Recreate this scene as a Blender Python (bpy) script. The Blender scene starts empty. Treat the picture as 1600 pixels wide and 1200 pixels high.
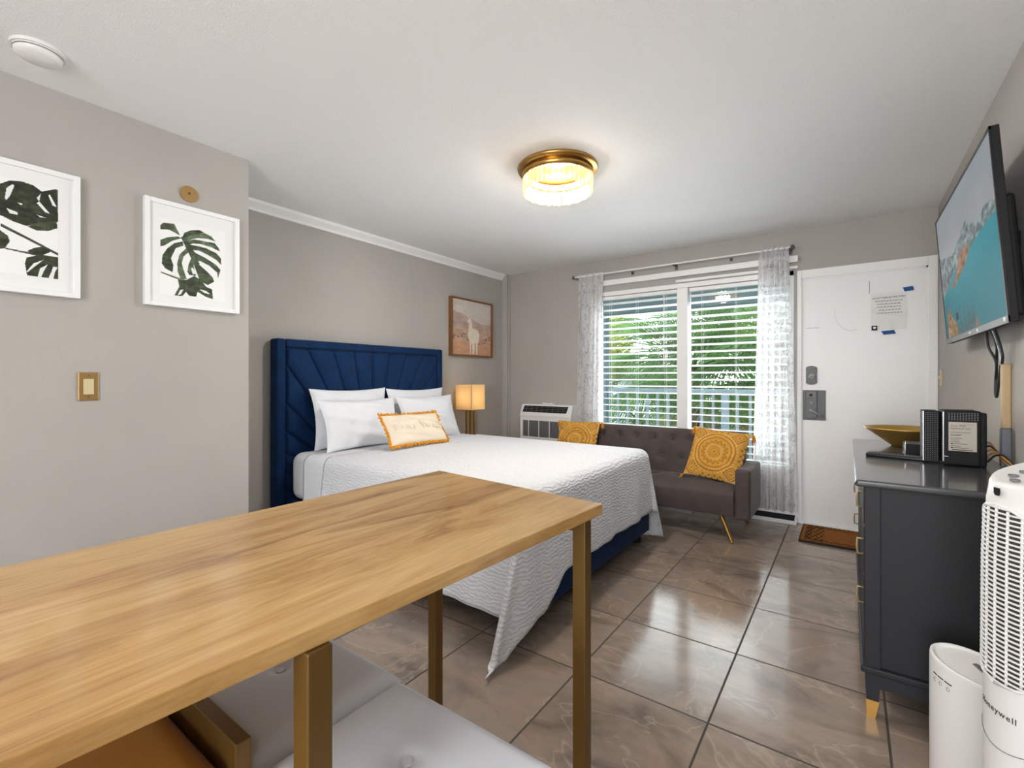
import bpy, bmesh, math, random
import numpy as np
from mathutils import Vector, Matrix
random.seed(7)
rng = np.random.default_rng(11)
S = bpy.context.scene
COL = S.collection
PI = math.pi

# ------------------------------------------------------------------ camera
YAW = 35.73
cam = bpy.data.cameras.new('camera'); camo = bpy.data.objects.new('camera', cam); COL.objects.link(camo)
camo.location = (0, 0, 1.2); camo.rotation_euler = (PI/2, 0, math.radians(YAW))
cam.sensor_width = 36; cam.lens = 732.5/1600*36; cam.shift_y = -8/1600; cam.clip_start = .02; cam.clip_end = 200
S.camera = camo
# ------------------------------------------------------------------ view
S.view_settings.view_transform = 'Standard'; S.view_settings.look = 'None'
S.view_settings.gamma = 1; S.view_settings.use_curve_mapping = False
S.view_settings.exposure = 0.46
# ------------------------------------------------------------------ world, sun, lights
W = bpy.data.worlds.new('sky'); S.world = W; W.use_nodes = True
nt = W.node_tree; nt.nodes.clear()
wo = nt.nodes.new('ShaderNodeOutputWorld'); bg = nt.nodes.new('ShaderNodeBackground')
tc = nt.nodes.new('ShaderNodeTexCoord'); sx = nt.nodes.new('ShaderNodeSeparateXYZ'); rp = nt.nodes.new('ShaderNodeValToRGB')
rp.color_ramp.elements[0].position = 0.0; rp.color_ramp.elements[0].color = (1.0, .98, .93, 1)
rp.color_ramp.elements[1].position = .7; rp.color_ramp.elements[1].color = (.62, .78, 1.0, 1)
nt.links.new(tc.outputs['Generated'], sx.inputs[0]); nt.links.new(sx.outputs['Z'], rp.inputs[0])
nt.links.new(rp.outputs[0], bg.inputs['Color']); bg.inputs['Strength'].default_value = 3.2
nt.links.new(bg.outputs[0], wo.inputs[0])

def light(name, kind, loc, energy, color=(1, 1, 1), rot=(0, 0, 0), **kw):
    l = bpy.data.lights.new(name, kind); l.energy = energy; l.color = color
    for k, v in kw.items(): setattr(l, k, v)
    o = bpy.data.objects.new(name, l); COL.objects.link(o); o.location = loc; o.rotation_euler = rot
    return o
light('sun', 'SUN', (0, 10, 8), 4.5, (1, .95, .85), (math.radians(-32), math.radians(-18), 0), angle=.02)
# two unseen fill lamps added behind the camera to even out the room
light('rear_fill_area', 'AREA', (-.2, -2.3, 1.35), 78, (.97, .985, 1), (math.radians(90), 0, 0), shape='RECTANGLE', size=1.4, size_y=2.0)
light('rear_fill_point', 'POINT', (-.5, -1.0, 1.3), 10, (1, .975, .95), shadow_soft_size=.3)  # added soft point fill, no fixture around it
# area lamp added just outside the window to strengthen daylight on slats and room
light('window_fill', 'AREA', (-1.27, 4.76, 1.2), 66, (.95, .975, 1), (math.radians(-90), 0, 0), shape='RECTANGLE', size=1.7, size_y=1.4)

# ------------------------------------------------------------------ helpers
def lin(c):
    c = np.asarray(c, float)/255.
    return np.where(c <= .04045, c/12.92, ((c+.055)/1.055)**2.4)
def L(r, g, b, k=1.0):
    a = lin((r, g, b))*k
    return (float(a[0]), float(a[1]), float(a[2]), 1)

def mat(name, color, rough=.5, metal=0., spec=.5, bump=None, var=None, sheen=0., coat=0., trans=0., emit=None, estr=0., alpha=None, ior=None, sss=0):
    m = bpy.data.materials.new(name); m.use_nodes = True
    t = m.node_tree; p = t.nodes['Principled BSDF']
    p.inputs['Base Color'].default_value = color; p.inputs['Roughness'].default_value = rough
    p.inputs['Metallic'].default_value = metal; p.inputs['Specular IOR Level'].default_value = spec
    p.inputs['Sheen Weight'].default_value = sheen; p.inputs['Sheen Roughness'].default_value = .35
    p.inputs['Coat Weight'].default_value = coat; p.inputs['Coat Roughness'].default_value = .08
    p.inputs['Transmission Weight'].default_value = trans
    if ior: p.inputs['IOR'].default_value = ior
    if emit: p.inputs['Emission Color'].default_value = emit; p.inputs['Emission Strength'].default_value = estr
    if alpha is not None: p.inputs['Alpha'].default_value = alpha
    co = None
    def coords():
        nonlocal co
        if co is None: co = t.nodes.new('ShaderNodeTexCoord')
        return co.outputs['Object']
    if var:   # (scale, amount) mottled colour
        n = t.nodes.new('ShaderNodeTexNoise'); n.inputs['Scale'].default_value = var[0]; n.inputs['Detail'].default_value = 4
        t.links.new(coords(), n.inputs['Vector'])
        r = t.nodes.new('ShaderNodeValToRGB'); c = np.array(color[:3])
        r.color_ramp.elements[0].position = .3; r.color_ramp.elements[0].color = (*(c*(1-var[1])), 1)
        r.color_ramp.elements[1].position = .7; r.color_ramp.elements[1].color = (*np.minimum(c*(1+var[1]), 1), 1)
        t.links.new(n.outputs['Fac'], r.inputs[0]); t.links.new(r.outputs[0], p.inputs['Base Color'])
    if bump:  # (scale, strength, distance)
        n = t.nodes.new('ShaderNodeTexNoise'); n.inputs['Scale'].default_value = bump[0]; n.inputs['Detail'].default_value = 3
        t.links.new(coords(), n.inputs['Vector'])
        b = t.nodes.new('ShaderNodeBump'); b.inputs['Strength'].default_value = bump[1]; b.inputs['Distance'].default_value = bump[2]
        t.links.new(n.outputs['Fac'], b.inputs['Height']); t.links.new(b.outputs[0], p.inputs['Normal'])
    return m
def nodes(m): return m.node_tree, m.node_tree.nodes, m.node_tree.links, m.node_tree.nodes['Principled BSDF']

class MB:
    def __init__(s): s.v = []; s.f = []; s.mi = []; s.sm = []
    def add(s, vs, fs, mi=0, smooth=False):
        o = len(s.v); s.v += [tuple(map(float, v)) for v in vs]
        for f in fs: s.f.append(tuple(i+o for i in f)); s.mi.append(mi); s.sm.append(smooth)
        return s
    def box(s, x0, x1, y0, y1, z0, z1, mi=0):
        x0, x1 = min(x0, x1), max(x0, x1); y0, y1 = min(y0, y1), max(y0, y1); z0, z1 = min(z0, z1), max(z0, z1)
        v = [(x0, y0, z0), (x1, y0, z0), (x1, y1, z0), (x0, y1, z0), (x0, y0, z1), (x1, y0, z1), (x1, y1, z1), (x0, y1, z1)]
        return s.add(v, [(0, 3, 2, 1), (4, 5, 6, 7), (0, 1, 5, 4), (1, 2, 6, 5), (2, 3, 7, 6), (3, 0, 4, 7)], mi)
    def obox(s, c, size, R, mi=0):
        h = [d/2 for d in size]; c = Vector(c)
        v = [c+R@Vector((a*h[0], b*h[1], d*h[2])) for d in (-1, 1) for a, b in ((-1, -1), (1, -1), (1, 1), (-1, 1))]
        return s.add(v, [(0, 3, 2, 1), (4, 5, 6, 7), (0, 1, 5, 4), (1, 2, 6, 5), (2, 3, 7, 6), (3, 0, 4, 7)], mi)
    def prism(s, poly, vec, mi=0):
        n = len(poly); a = [Vector(p) for p in poly]; b = [p+Vector(vec) for p in a]
        fs = [tuple(range(n))[::-1], tuple(range(n, 2*n))]+[(i, (i+1) % n, n+(i+1) % n, n+i) for i in range(n)]
        return s.add(a+b, fs, mi)
    def cyl(s, p0, p1, r0, r1=None, n=16, mi=0, smooth=True):
        r1 = r0 if r1 is None else r1
        p0, p1 = Vector(p0), Vector(p1); d = (p1-p0).normalized()
        a = d.orthogonal().normalized(); b = d.cross(a)
        v = []
        for p, r in ((p0, r0), (p1, r1)):
            v += [p+(a*math.cos(2*PI*i/n)+b*math.sin(2*PI*i/n))*r for i in range(n)]
        s.add(v, [(i, (i+1) % n, n+(i+1) % n, n+i) for i in range(n)], mi, smooth)
        s.add(v[:n], [tuple(range(n))[::-1]], mi); s.add(v[n:], [tuple(range(n))], mi)
        return s
    def tube(s, path, r, n=8, mi=0):
        P = [Vector(p) for p in path]; m = len(P); rings = []
        t0 = (P[1]-P[0]).normalized(); a = t0.orthogonal().normalized()
        for i in range(m):
            t = (P[min(i+1, m-1)]-P[max(i-1, 0)]).normalized()
            a = (a-t*a.dot(t)).normalized(); b = t.cross(a)
            rr = r if not callable(r) else r(i/(m-1))
            rings += [P[i]+(a*math.cos(2*PI*k/n)+b*math.sin(2*PI*k/n))*rr for k in range(n)]
        fs = [(i*n+k, i*n+(k+1) % n, (i+1)*n+(k+1) % n, (i+1)*n+k) for i in range(m-1) for k in range(n)]
        fs += [tuple(range(n))[::-1], tuple(range((m-1)*n, m*n))]
        return s.add(rings, fs, mi, True)
    def lathe(s, prof, c, n=48, mi=0, close=False):
        m = len(prof); v = []
        for r, z in prof: v += [(c[0]+r*math.cos(2*PI*k/n), c[1]+r*math.sin(2*PI*k/n), c[2]+z) for k in range(n)]
        mm = m if close else m-1
        fs = [(i*n+k, i*n+(k+1) % n, ((i+1) % m)*n+(k+1) % n, ((i+1) % m)*n+k) for i in range(mm) for k in range(n)]
        return s.add(v, fs, mi, True)
    def grid(s, nx, ny, fn, mi=0, smooth=True, flip=False):
        v = [fn(i/nx, j/ny) for j in range(ny+1) for i in range(nx+1)]
        w = nx+1
        fs = [(j*w+i, j*w+i+1, (j+1)*w+i+1, (j+1)*w+i) for j in range(ny) for i in range(nx)]
        if flip: fs = [f[::-1] for f in fs]
        return s.add(v, fs, mi, smooth)

def root_loc(o):
    v = Vector((0, 0, 0))
    while o is not None: v += o.location; o = o.parent
    return v
def build(name, mb, mats, parent=None, bevel=0, seg=2, sub=0, solid=0, fixn=False, origin=None):
    me = bpy.data.meshes.new(name)
    V = np.array(mb.v)
    if parent is not None: off = root_loc(parent); loc = (0, 0, 0)
    else:
        lo, hi = V.min(0), V.max(0); off = Vector(((lo[0]+hi[0])/2, (lo[1]+hi[1])/2, lo[2])); loc = off
    V = V-np.array(off)
    me.from_pydata([tuple(v) for v in V], [], mb.f)
    for m in (mats if isinstance(mats, (list, tuple)) else [mats]): me.materials.append(m)
    me.polygons.foreach_set('material_index', mb.mi); me.polygons.foreach_set('use_smooth', mb.sm)
    if fixn:
        bm = bmesh.new(); bm.from_mesh(me); bmesh.ops.recalc_face_normals(bm, faces=bm.faces); bm.to_mesh(me); bm.free()
    me.update()
    o = bpy.data.objects.new(name, me); COL.objects.link(o); o.location = loc
    if parent is not None: o.parent = parent
    if solid:
        d = o.modifiers.new('solid', 'SOLIDIFY'); d.thickness = solid; d.offset = 0
    if bevel:
        b = o.modifiers.new('bevel', 'BEVEL'); b.width = bevel; b.segments = seg; b.limit_method = 'ANGLE'; b.angle_limit = math.radians(40)
        b.harden_normals = False
    if sub:
        d = o.modifiers.new('sub', 'SUBSURF'); d.levels = sub; d.render_levels = sub
    return o
def thing(name, label, cat, loc, group=None):
    o = bpy.data.objects.new(name, None); COL.objects.link(o); o.location = loc; o.empty_display_size = .1
    return tag(o, label, cat, group)
def tag(o, label, cat, group=None, kind=None):
    o['label'] = label; o['category'] = cat
    if group: o['group'] = group
    if kind: o['kind'] = kind
    return o
def struct(name, mb, mats, parent=None, **kw):
    o = build(name, mb, mats, parent, **kw)
    if parent is None: o['kind'] = 'structure'
    return o
def dup(r, delta, label=None):
    c = r.copy(); COL.objects.link(c); c.location = Vector(r.location)+Vector(delta)
    if label: c['label'] = label
    for ch in list(r.children):
        d = ch.copy(); COL.objects.link(d); d.parent = c
        for g in list(ch.children):
            e = g.copy(); COL.objects.link(e); e.parent = d
    return c
def text(name, s, size, mtx, m, parent, depth=.0004, align='CENTER', spacing=1.0):
    cu = bpy.data.curves.new(name, 'FONT'); cu.body = s; cu.size = size; cu.align_x = align; cu.align_y = 'CENTER'; cu.extrude = depth; cu.space_character = spacing
    cu.resolution_u = 2
    to = bpy.data.objects.new(name, cu); COL.objects.link(to)
    dg = bpy.context.evaluated_depsgraph_get(); dg.update()
    me = bpy.data.meshes.new_from_object(to.evaluated_get(dg)); bpy.data.objects.remove(to)
    off = root_loc(parent) if parent is not None else Vector((0, 0, 0))
    me.transform(Matrix.Translation(-off)@mtx)
    me.materials.clear(); me.materials.append(m)
    o = bpy.data.objects.new(name, me); COL.objects.link(o)
    if parent is not None: o.parent = parent
    return o
def basis(c, u, v):   # matrix whose x is u, y is v
    u = Vector(u).normalized(); v = Vector(v).normalized(); n = u.cross(v)
    M = Matrix((u, v, n)).transposed().to_4x4(); M.translation = Vector(c); return M
def inpoly(U, V, poly):
    r = np.zeros(U.shape, bool); n = len(poly)
    for i in range(n):
        x0, y0 = poly[i]; x1, y1 = poly[(i+1) % n]
        if y0 == y1: continue
        c = ((y0 > V) != (y1 > V)) & (U < (x1-x0)*(V-y0)/(y1-y0)+x0)
        r ^= c
    return r
def vnoise(U, V, sx, sy=None, seed=0, octv=3):   # smooth value noise, 0..1
    sy = sy or sx; out = 0; amp = 1; tot = 0
    for k in range(octv):
        g = np.random.default_rng(seed*17+k).random((97, 97))
        a = U*sx*2**k; b = V*sy*2**k
        i = np.floor(a).astype(int); j = np.floor(b).astype(int); fa = a-i; fb = b-j
        fa = fa*fa*(3-2*fa); fb = fb*fb*(3-2*fb)
        q = lambda ii, jj: g[ii % 97, jj % 97]
        out = out+amp*((q(i, j)*(1-fa)+q(i+1, j)*fa)*(1-fb)+(q(i, j+1)*(1-fa)+q(i+1, j+1)*fa)*fb); tot += amp; amp *= .5
    return out/tot
def set_cols(o, rgb):   # rgb in sRGB 0..255, one per vertex
    a = o.data.color_attributes.new('print', 'FLOAT_COLOR', 'POINT')
    c = np.ones((len(o.data.vertices), 4), np.float32); c[:, :3] = lin(rgb); a.data.foreach_set('color', c.ravel())
def printed(name, rough=.6, estr=0, spec=.3, bump=None, sheen=0, k=1.0):
    m = mat(name, (1, 1, 1, 1), rough, spec=spec, bump=bump, sheen=sheen)
    t, N, K, p = nodes(m)
    a = N.new('ShaderNodeAttribute'); a.attribute_name = 'print'
    src = a.outputs['Color']
    if k != 1.0:
        mx = N.new('ShaderNodeMix'); mx.data_type = 'RGBA'; mx.blend_type = 'MULTIPLY'; mx.inputs['Factor'].default_value = 1
        mx.inputs['B'].default_value = (k, k, k, 1); K.new(src, mx.inputs['A']); src = mx.outputs['Result']
    K.new(src, p.inputs['Base Color'])
    if estr: K.new(a.outputs['Color'], p.inputs['Emission Color']); p.inputs['Emission Strength'].default_value = estr; p.inputs['Base Color'].default_value = (0, 0, 0, 1); K.remove(p.inputs['Base Color'].links[0])
    return m
def panel(name, corner, u, v, nx, ny, func, m, parent):
    """flat printed sheet: corner + s*u + t*v, colours from func(s, t)"""
    mb = MB(); c = Vector(corner); u = Vector(u); v = Vector(v)
    mb.grid(nx, ny, lambda a, b: c+u*a+v*b, smooth=False)
    o = build(name, mb, m, parent)
    t, s = np.mgrid[0:ny+1, 0:nx+1]
    set_cols(o, func(s.ravel()/nx, t.ravel()/ny).reshape(-1, 3))
    return o

# ------------------------------------------------------------------ materials
M = {}
M['wall'] = mat('wall paint', L(174, 170, 165), .75, spec=.3, bump=(170, .35, .004), var=(2.5, .03))
M['ceiling'] = mat('ceiling texture', L(240, 240, 240), .9, spec=.2, bump=(140, .6, .006))
M['white'] = mat('white paint', L(238, 238, 238), .4)
M['white_gloss'] = mat('white door paint', L(236, 236, 237), .35, bump=(4, .1, .004))
M['white_plastic'] = mat('white plastic', L(232, 231, 229), .38)
M['grey_plastic'] = mat('grey plastic', L(120, 120, 120), .5)
M['dark_plastic'] = mat('dark plastic', L(24, 24, 26), .6, spec=.3)
M['black_gloss'] = mat('black gloss', L(16, 16, 18), .25)
M['gold'] = mat('brushed gold', L(196, 152, 84), .33, metal=1, bump=(300, .05, .001))
M['bronze'] = mat('antique gold paint', L(112, 84, 40), .42, metal=.55)
M['brass'] = mat('brass plate', L(176, 142, 92), .4, metal=.7)
M['chrome'] = mat('satin chrome', L(190, 190, 192), .25, metal=1)
M['pewter'] = mat('pewter lock metal', L(92, 92, 94), .45, metal=.35)
M['velvet_blue'] = mat('navy velvet', L(12, 42, 80), .8, spec=.15, sheen=.08, var=(9, .18))
M['sofa'] = mat('charcoal velvet', L(84, 75, 74), .85, spec=.15, sheen=.2, var=(6, .14))
M['stool_white'] = mat('white velvet', L(215, 217, 224), .8, spec=.2, sheen=.2)
M['mustard'] = mat('mustard velvet', L(196, 138, 30), .75, sheen=.2)
M['fringe'] = mat('mustard cotton fringe', L(222, 150, 40), .9, spec=.1, var=(120, .3))
M['cream'] = mat('cream tufted cotton', L(228, 216, 196), .9, spec=.1, bump=(160, .5, .004))
M['linen'] = mat('white pillow cotton', L(226, 228, 233), .85, spec=.1, bump=(9, .45, .02))
M['dresser'] = mat('charcoal painted wood', L(44, 44, 48), .5, spec=.25, bump=(120, .06, .002))
M['dresser_top'] = mat('charcoal lacquered top', L(70, 70, 74), .22, coat=.4)
M['bowl'] = mat('hammered gold bowl', L(214, 174, 94), .38, metal=.85, bump=(60, .25, .003))
M['ivory'] = mat('almond plastic', L(206, 190, 150), .4)
M['frame_brown'] = mat('brown wood frame', L(124, 84, 46), .5, var=(30, .2))
M['frame_white'] = mat('white picture frame', L(236, 237, 238), .4)
M['paper'] = mat('white card mount', L(232, 232, 232), .7, spec=.2)
M['tape'] = mat('blue painter tape', L(20, 80, 140), .7)
M['ink'] = mat('printed ink', L(70, 66, 66), .8)
M['ink_grey'] = mat('faint printed ink', L(150, 146, 142), .8)
M['label'] = mat('grey beige label paper', L(196, 190, 176), .6)
M['conduit_top'] = mat('tan painted conduit', L(186, 158, 116), .45)
M['conduit_low'] = mat('grey conduit sleeve', L(116, 118, 128), .5)
M['cable'] = mat('black cable', L(34, 35, 37), .5)
M['gold_cable'] = mat('amber cable', L(190, 140, 70), .4)
M['soffit'] = mat('teal grey porch paint', L(108, 128, 134), .7)
M['rail'] = mat('blue grey railing paint', L(146, 164, 176), .55)
M['slab'] = mat('walkway concrete', L(150, 148, 142), .9, var=(4, .1))
M['bark'] = mat('palm bark', L(96, 78, 60), .95, var=(20, .35))
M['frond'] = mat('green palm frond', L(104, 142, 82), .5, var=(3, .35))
M['frond_dry'] = mat('dry palm frond', L(136, 116, 92), .8, var=(5, .35))
def leafy(m, k):
    t, N, K, p = nodes(m); tl = N.new('ShaderNodeBsdfTranslucent'); mx = N.new('ShaderNodeMixShader'); mx.inputs[0].default_value = k
    src = p.inputs['Base Color'].links[0].from_socket; K.new(src, tl.inputs['Color'])
    K.new(p.outputs[0], mx.inputs[1]); K.new(tl.outputs[0], mx.inputs[2]); K.new(mx.outputs[0], N['Material Output'].inputs['Surface'])
leafy(M['frond'], .4)
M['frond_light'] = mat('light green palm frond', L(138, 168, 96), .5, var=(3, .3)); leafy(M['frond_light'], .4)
M['shrub'] = mat('dark green leaves', L(70, 96, 58), .6, var=(1.5, .5))
M['leaf'] = mat('yellow green leaves', L(178, 176, 84), .6, var=(2, .35))
M['grass'] = mat('outdoor grass', L(70, 84, 46), .95, var=(.6, .3))
M['stucco'] = mat('white stucco', L(222, 224, 226), .9)
M['roof'] = mat('grey roof', L(120, 116, 112), .9)
M['glass_dark'] = mat('dark window glass', L(90, 84, 80), .1)
M['silver'] = mat('silver edge strip', L(205, 207, 210), .25, metal=.8)
M['slat'] = mat('white blind slat', L(246, 248, 248), .45)
_t, _N, _K, _p = nodes(M['slat'])   # thin vinyl lets some daylight through
_tl = _N.new('ShaderNodeBsdfTranslucent'); _tl.inputs['Color'].default_value = L(246, 250, 250); _mx = _N.new('ShaderNodeMixShader'); _mx.inputs[0].default_value = .25
_K.new(_p.outputs[0], _mx.inputs[1]); _K.new(_tl.outputs[0], _mx.inputs[2]); _K.new(_mx.outputs[0], _N['Material Output'].inputs['Surface'])
M['lever'] = mat('satin lever metal', L(150, 150, 150), .5, metal=.2)
M['pale_brass'] = mat('pale brass pull', L(176, 156, 118), .4, metal=.5)
M['dark_gap'] = mat('dark interior', L(58, 57, 56), .8)
M['coil'] = mat('grey coil fins', L(96, 96, 96), .6)

# window glass: clear pane that reflects a little
def glass(name, tint=(1, 1, 1, 1)):
    m = bpy.data.materials.new(name); m.use_nodes = True; t = m.node_tree; t.nodes.clear()
    o = t.nodes.new('ShaderNodeOutputMaterial'); mx = t.nodes.new('ShaderNodeMixShader'); fr = t.nodes.new('ShaderNodeFresnel'); fr.inputs['IOR'].default_value = 1.45
    tr = t.nodes.new('ShaderNodeBsdfTransparent'); tr.inputs['Color'].default_value = tint; gl = t.nodes.new('ShaderNodeBsdfGlossy'); gl.inputs['Roughness'].default_value = .01
    t.links.new(fr.outputs[0], mx.inputs[0]); t.links.new(tr.outputs[0], mx.inputs[1]); t.links.new(gl.outputs[0], mx.inputs[2]); t.links.new(mx.outputs[0], o.inputs[0])
    return m
M['glass'] = glass('window glass', (.93, .96, .96, 1))

# floor tiles: stone look porcelain, 0.507 m grid, thin dark grout
def tile_mat():
    m = mat('stone look floor tile', L(150, 135, 122), .2, spec=.5); t, N, K, p = nodes(m)
    tcx = N.new('ShaderNodeTexCoord'); mp = N.new('ShaderNodeMapping'); mp.inputs['Location'].default_value = (.40+.507*20, -1.725+.507*20, 0)
    K.new(tcx.outputs['Object'], mp.inputs['Vector'])
    br = N.new('ShaderNodeTexBrick'); br.offset = 0; br.squash = 1; br.offset_frequency = 2
    for k, v in (('Scale', 1), ('Mortar Size', .0045), ('Mortar Smooth', .25), ('Bias', 0), ('Brick Width', .507), ('Row Height', .507)): br.inputs[k].default_value = v
    br.inputs['Color1'].default_value = (0, 0, 0, 1); br.inputs['Color2'].default_value = (1, 1, 1, 1); br.inputs['Mortar'].default_value = (.5, .5, .5, 1)
    K.new(mp.outputs[0], br.inputs['Vector'])
    # per tile offset of the stone pattern
    ml = N.new('ShaderNodeMath'); ml.operation = 'MULTIPLY'; ml.inputs[1].default_value = 37; K.new(br.outputs['Color'], ml.inputs[0])
    mpx = N.new('ShaderNodeMapping'); mpx.inputs['Rotation'].default_value = (0, 0, .6); mpx.inputs['Scale'].default_value = (1, 2.0, 1); K.new(tcx.outputs['Object'], mpx.inputs['Vector'])
    n1 = N.new('ShaderNodeTexNoise'); n1.noise_dimensions = '4D'; n1.inputs['Scale'].default_value = 1.9; n1.inputs['Detail'].default_value = 9; n1.inputs['Roughness'].default_value = .6; n1.inputs['Distortion'].default_value = 1.1
    K.new(mpx.outputs[0], n1.inputs['Vector']); K.new(ml.outputs[0], n1.inputs['W'])
    r = N.new('ShaderNodeValToRGB'); e = r.color_ramp.elements
    e[0].position = .26; e[0].color = L(96, 84, 74); e[1].position = .74; e[1].color = L(190, 170, 151)
    x = e.new(.42); x.color = L(130, 115, 103); x = e.new(.55); x.color = L(150, 133, 119); x = e.new(.62); x.color = L(140, 128, 120)
    K.new(n1.outputs['Fac'], r.inputs[0])
    n2 = N.new('ShaderNodeTexNoise'); n2.noise_dimensions = '4D'; n2.inputs['Scale'].default_value = 1.7; n2.inputs['Detail'].default_value = 4; n2.inputs['Distortion'].default_value = 1.6
    K.new(tcx.outputs['Object'], n2.inputs['Vector']); K.new(ml.outputs[0], n2.inputs['W'])
    r2 = N.new('ShaderNodeValToRGB'); e = r2.color_ramp.elements; e[0].position = .49; e[0].color = (0, 0, 0, 1); e[1].position = .5; e[1].color = (.22, .22, .22, 1); x = e.new(.51); x.color = (0, 0, 0, 1)
    K.new(n2.outputs['Fac'], r2.inputs[0])
    mv = N.new('ShaderNodeMix'); mv.data_type = 'RGBA'; mv.inputs['B'].default_value = L(205, 190, 172)
    K.new(r2.outputs[0], mv.inputs['Factor']); K.new(r.outputs[0], mv.inputs['A'])
    mg = N.new('ShaderNodeMix'); mg.data_type = 'RGBA'; mg.inputs['B'].default_value = L(66, 58, 52)
    K.new(br.outputs['Fac'], mg.inputs['Factor']); K.new(mv.outputs['Result'], mg.inputs['A'])
    K.new(mg.outputs['Result'], p.inputs['Base Color'])
    rr = N.new('ShaderNodeMapRange'); rr.inputs['To Min'].default_value = .13; rr.inputs['To Max'].default_value = .8; K.new(br.outputs['Fac'], rr.inputs['Value']); K.new(rr.outputs[0], p.inputs['Roughness'])
    sb = N.new('ShaderNodeMath'); sb.operation = 'SUBTRACT'; K.new(n1.outputs['Fac'], sb.inputs[0]); 
    mm = N.new('ShaderNodeMath'); mm.operation = 'MULTIPLY'; mm.inputs[1].default_value = 6; K.new(br.outputs['Fac'], mm.inputs[0]); K.new(mm.outputs[0], sb.inputs[1])
    b = N.new('ShaderNodeBump'); b.inputs['Strength'].default_value = .12; b.inputs['Distance'].default_value = .01; K.new(sb.outputs[0], b.inputs['Height']); K.new(b.outputs[0], p.inputs['Normal'])
    return m
M['tile'] = tile_mat()

def table_mat():
    m = mat('light wood laminate', L(205, 162, 100), .22, coat=.25); t, N, K, p = nodes(m)
    tcx = N.new('ShaderNodeTexCoord'); mp = N.new('ShaderNodeMapping'); mp.inputs['Scale'].default_value = (3.6, .55, 3); mp.inputs['Rotation'].default_value = (0, 0, math.radians(4)); K.new(tcx.outputs['Object'], mp.inputs['Vector'])
    n0 = N.new('ShaderNodeTexNoise'); n0.inputs['Scale'].default_value = 1.5; n0.inputs['Detail'].default_value = 3; n0.inputs['Distortion'].default_value = 1.6; K.new(mp.outputs[0], n0.inputs['Vector'])
    mx = N.new('ShaderNodeMix'); mx.data_type = 'RGBA'; mx.blend_type = 'LINEAR_LIGHT'; mx.inputs['Factor'].default_value = .35; K.new(mp.outputs[0], mx.inputs['A']); K.new(n0.outputs['Color'], mx.inputs['B'])
    n1 = N.new('ShaderNodeTexNoise'); n1.inputs['Scale'].default_value = 3.1; n1.inputs['Detail'].default_value = 7; n1.inputs['Roughness'].default_value = .6; n1.inputs['Distortion'].default_value = .5; K.new(mx.outputs['Result'], n1.inputs['Vector'])
    r = N.new('ShaderNodeValToRGB'); e = r.color_ramp.elements
    e[0].position = .3; e[0].color = L(132, 90, 44); e[1].position = .68; e[1].color = L(208, 170, 110)
    x = e.new(.42); x.color = L(172, 128, 72); x = e.new(.52); x.color = L(194, 152, 92)
    K.new(n1.outputs['Fac'], r.inputs[0])
    # fine grain
    mp2 = N.new('ShaderNodeMapping'); mp2.inputs['Scale'].default_value = (90, 4, 90); K.new(tcx.outputs['Object'], mp2.inputs['Vector'])
    n2 = N.new('ShaderNodeTexNoise'); n2.inputs['Scale'].default_value = 2; n2.inputs['Detail'].default_value = 4; K.new(mp2.outputs[0], n2.inputs['Vector'])
    r2 = N.new('ShaderNodeValToRGB'); e = r2.color_ramp.elements; e[0].position = .3; e[0].color = (.82, .8, .77, 1); e[1].position = .62; e[1].color = (1, 1, 1, 1); K.new(n2.outputs['Fac'], r2.inputs[0])
    mu = N.new('ShaderNodeMix'); mu.data_type = 'RGBA'; mu.blend_type = 'MULTIPLY'; mu.inputs['Factor'].default_value = 1; K.new(r.outputs[0], mu.inputs['A']); K.new(r2.outputs[0], mu.inputs['B'])
    K.new(mu.outputs['Result'], p.inputs['Base Color'])
    return m
M['table'] = table_mat()

def quilt_mat():
    m = mat('white quilted cotton', L(224, 226, 231), .85, spec=.15, sheen=.1); t, N, K, p = nodes(m)
    tcx = N.new('ShaderNodeTexCoord')
    w = N.new('ShaderNodeTexWave'); w.wave_type = 'BANDS'; w.bands_direction = 'Z'; w.inputs['Scale'].default_value = 17; w.inputs['Distortion'].default_value = 9; w.inputs['Detail'].default_value = 3; w.inputs['Detail Scale'].default_value = 1.1
    K.new(tcx.outputs['Object'], w.inputs['Vector'])
    v = N.new('ShaderNodeTexVoronoi'); v.inputs['Scale'].default_value = 46; K.new(tcx.outputs['Object'], v.inputs['Vector'])
    ad = N.new('ShaderNodeMath'); ad.operation = 'ADD'; K.new(w.outputs['Fac'], ad.inputs[0]); K.new(v.outputs['Distance'], ad.inputs[1])
    b = N.new('ShaderNodeBump'); b.inputs['Strength'].default_value = .38; b.inputs['Distance'].default_value = .008; K.new(ad.outputs[0], b.inputs['Height']); K.new(b.outputs[0], p.inputs['Normal'])
    return m
M['quilt'] = quilt_mat()

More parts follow.
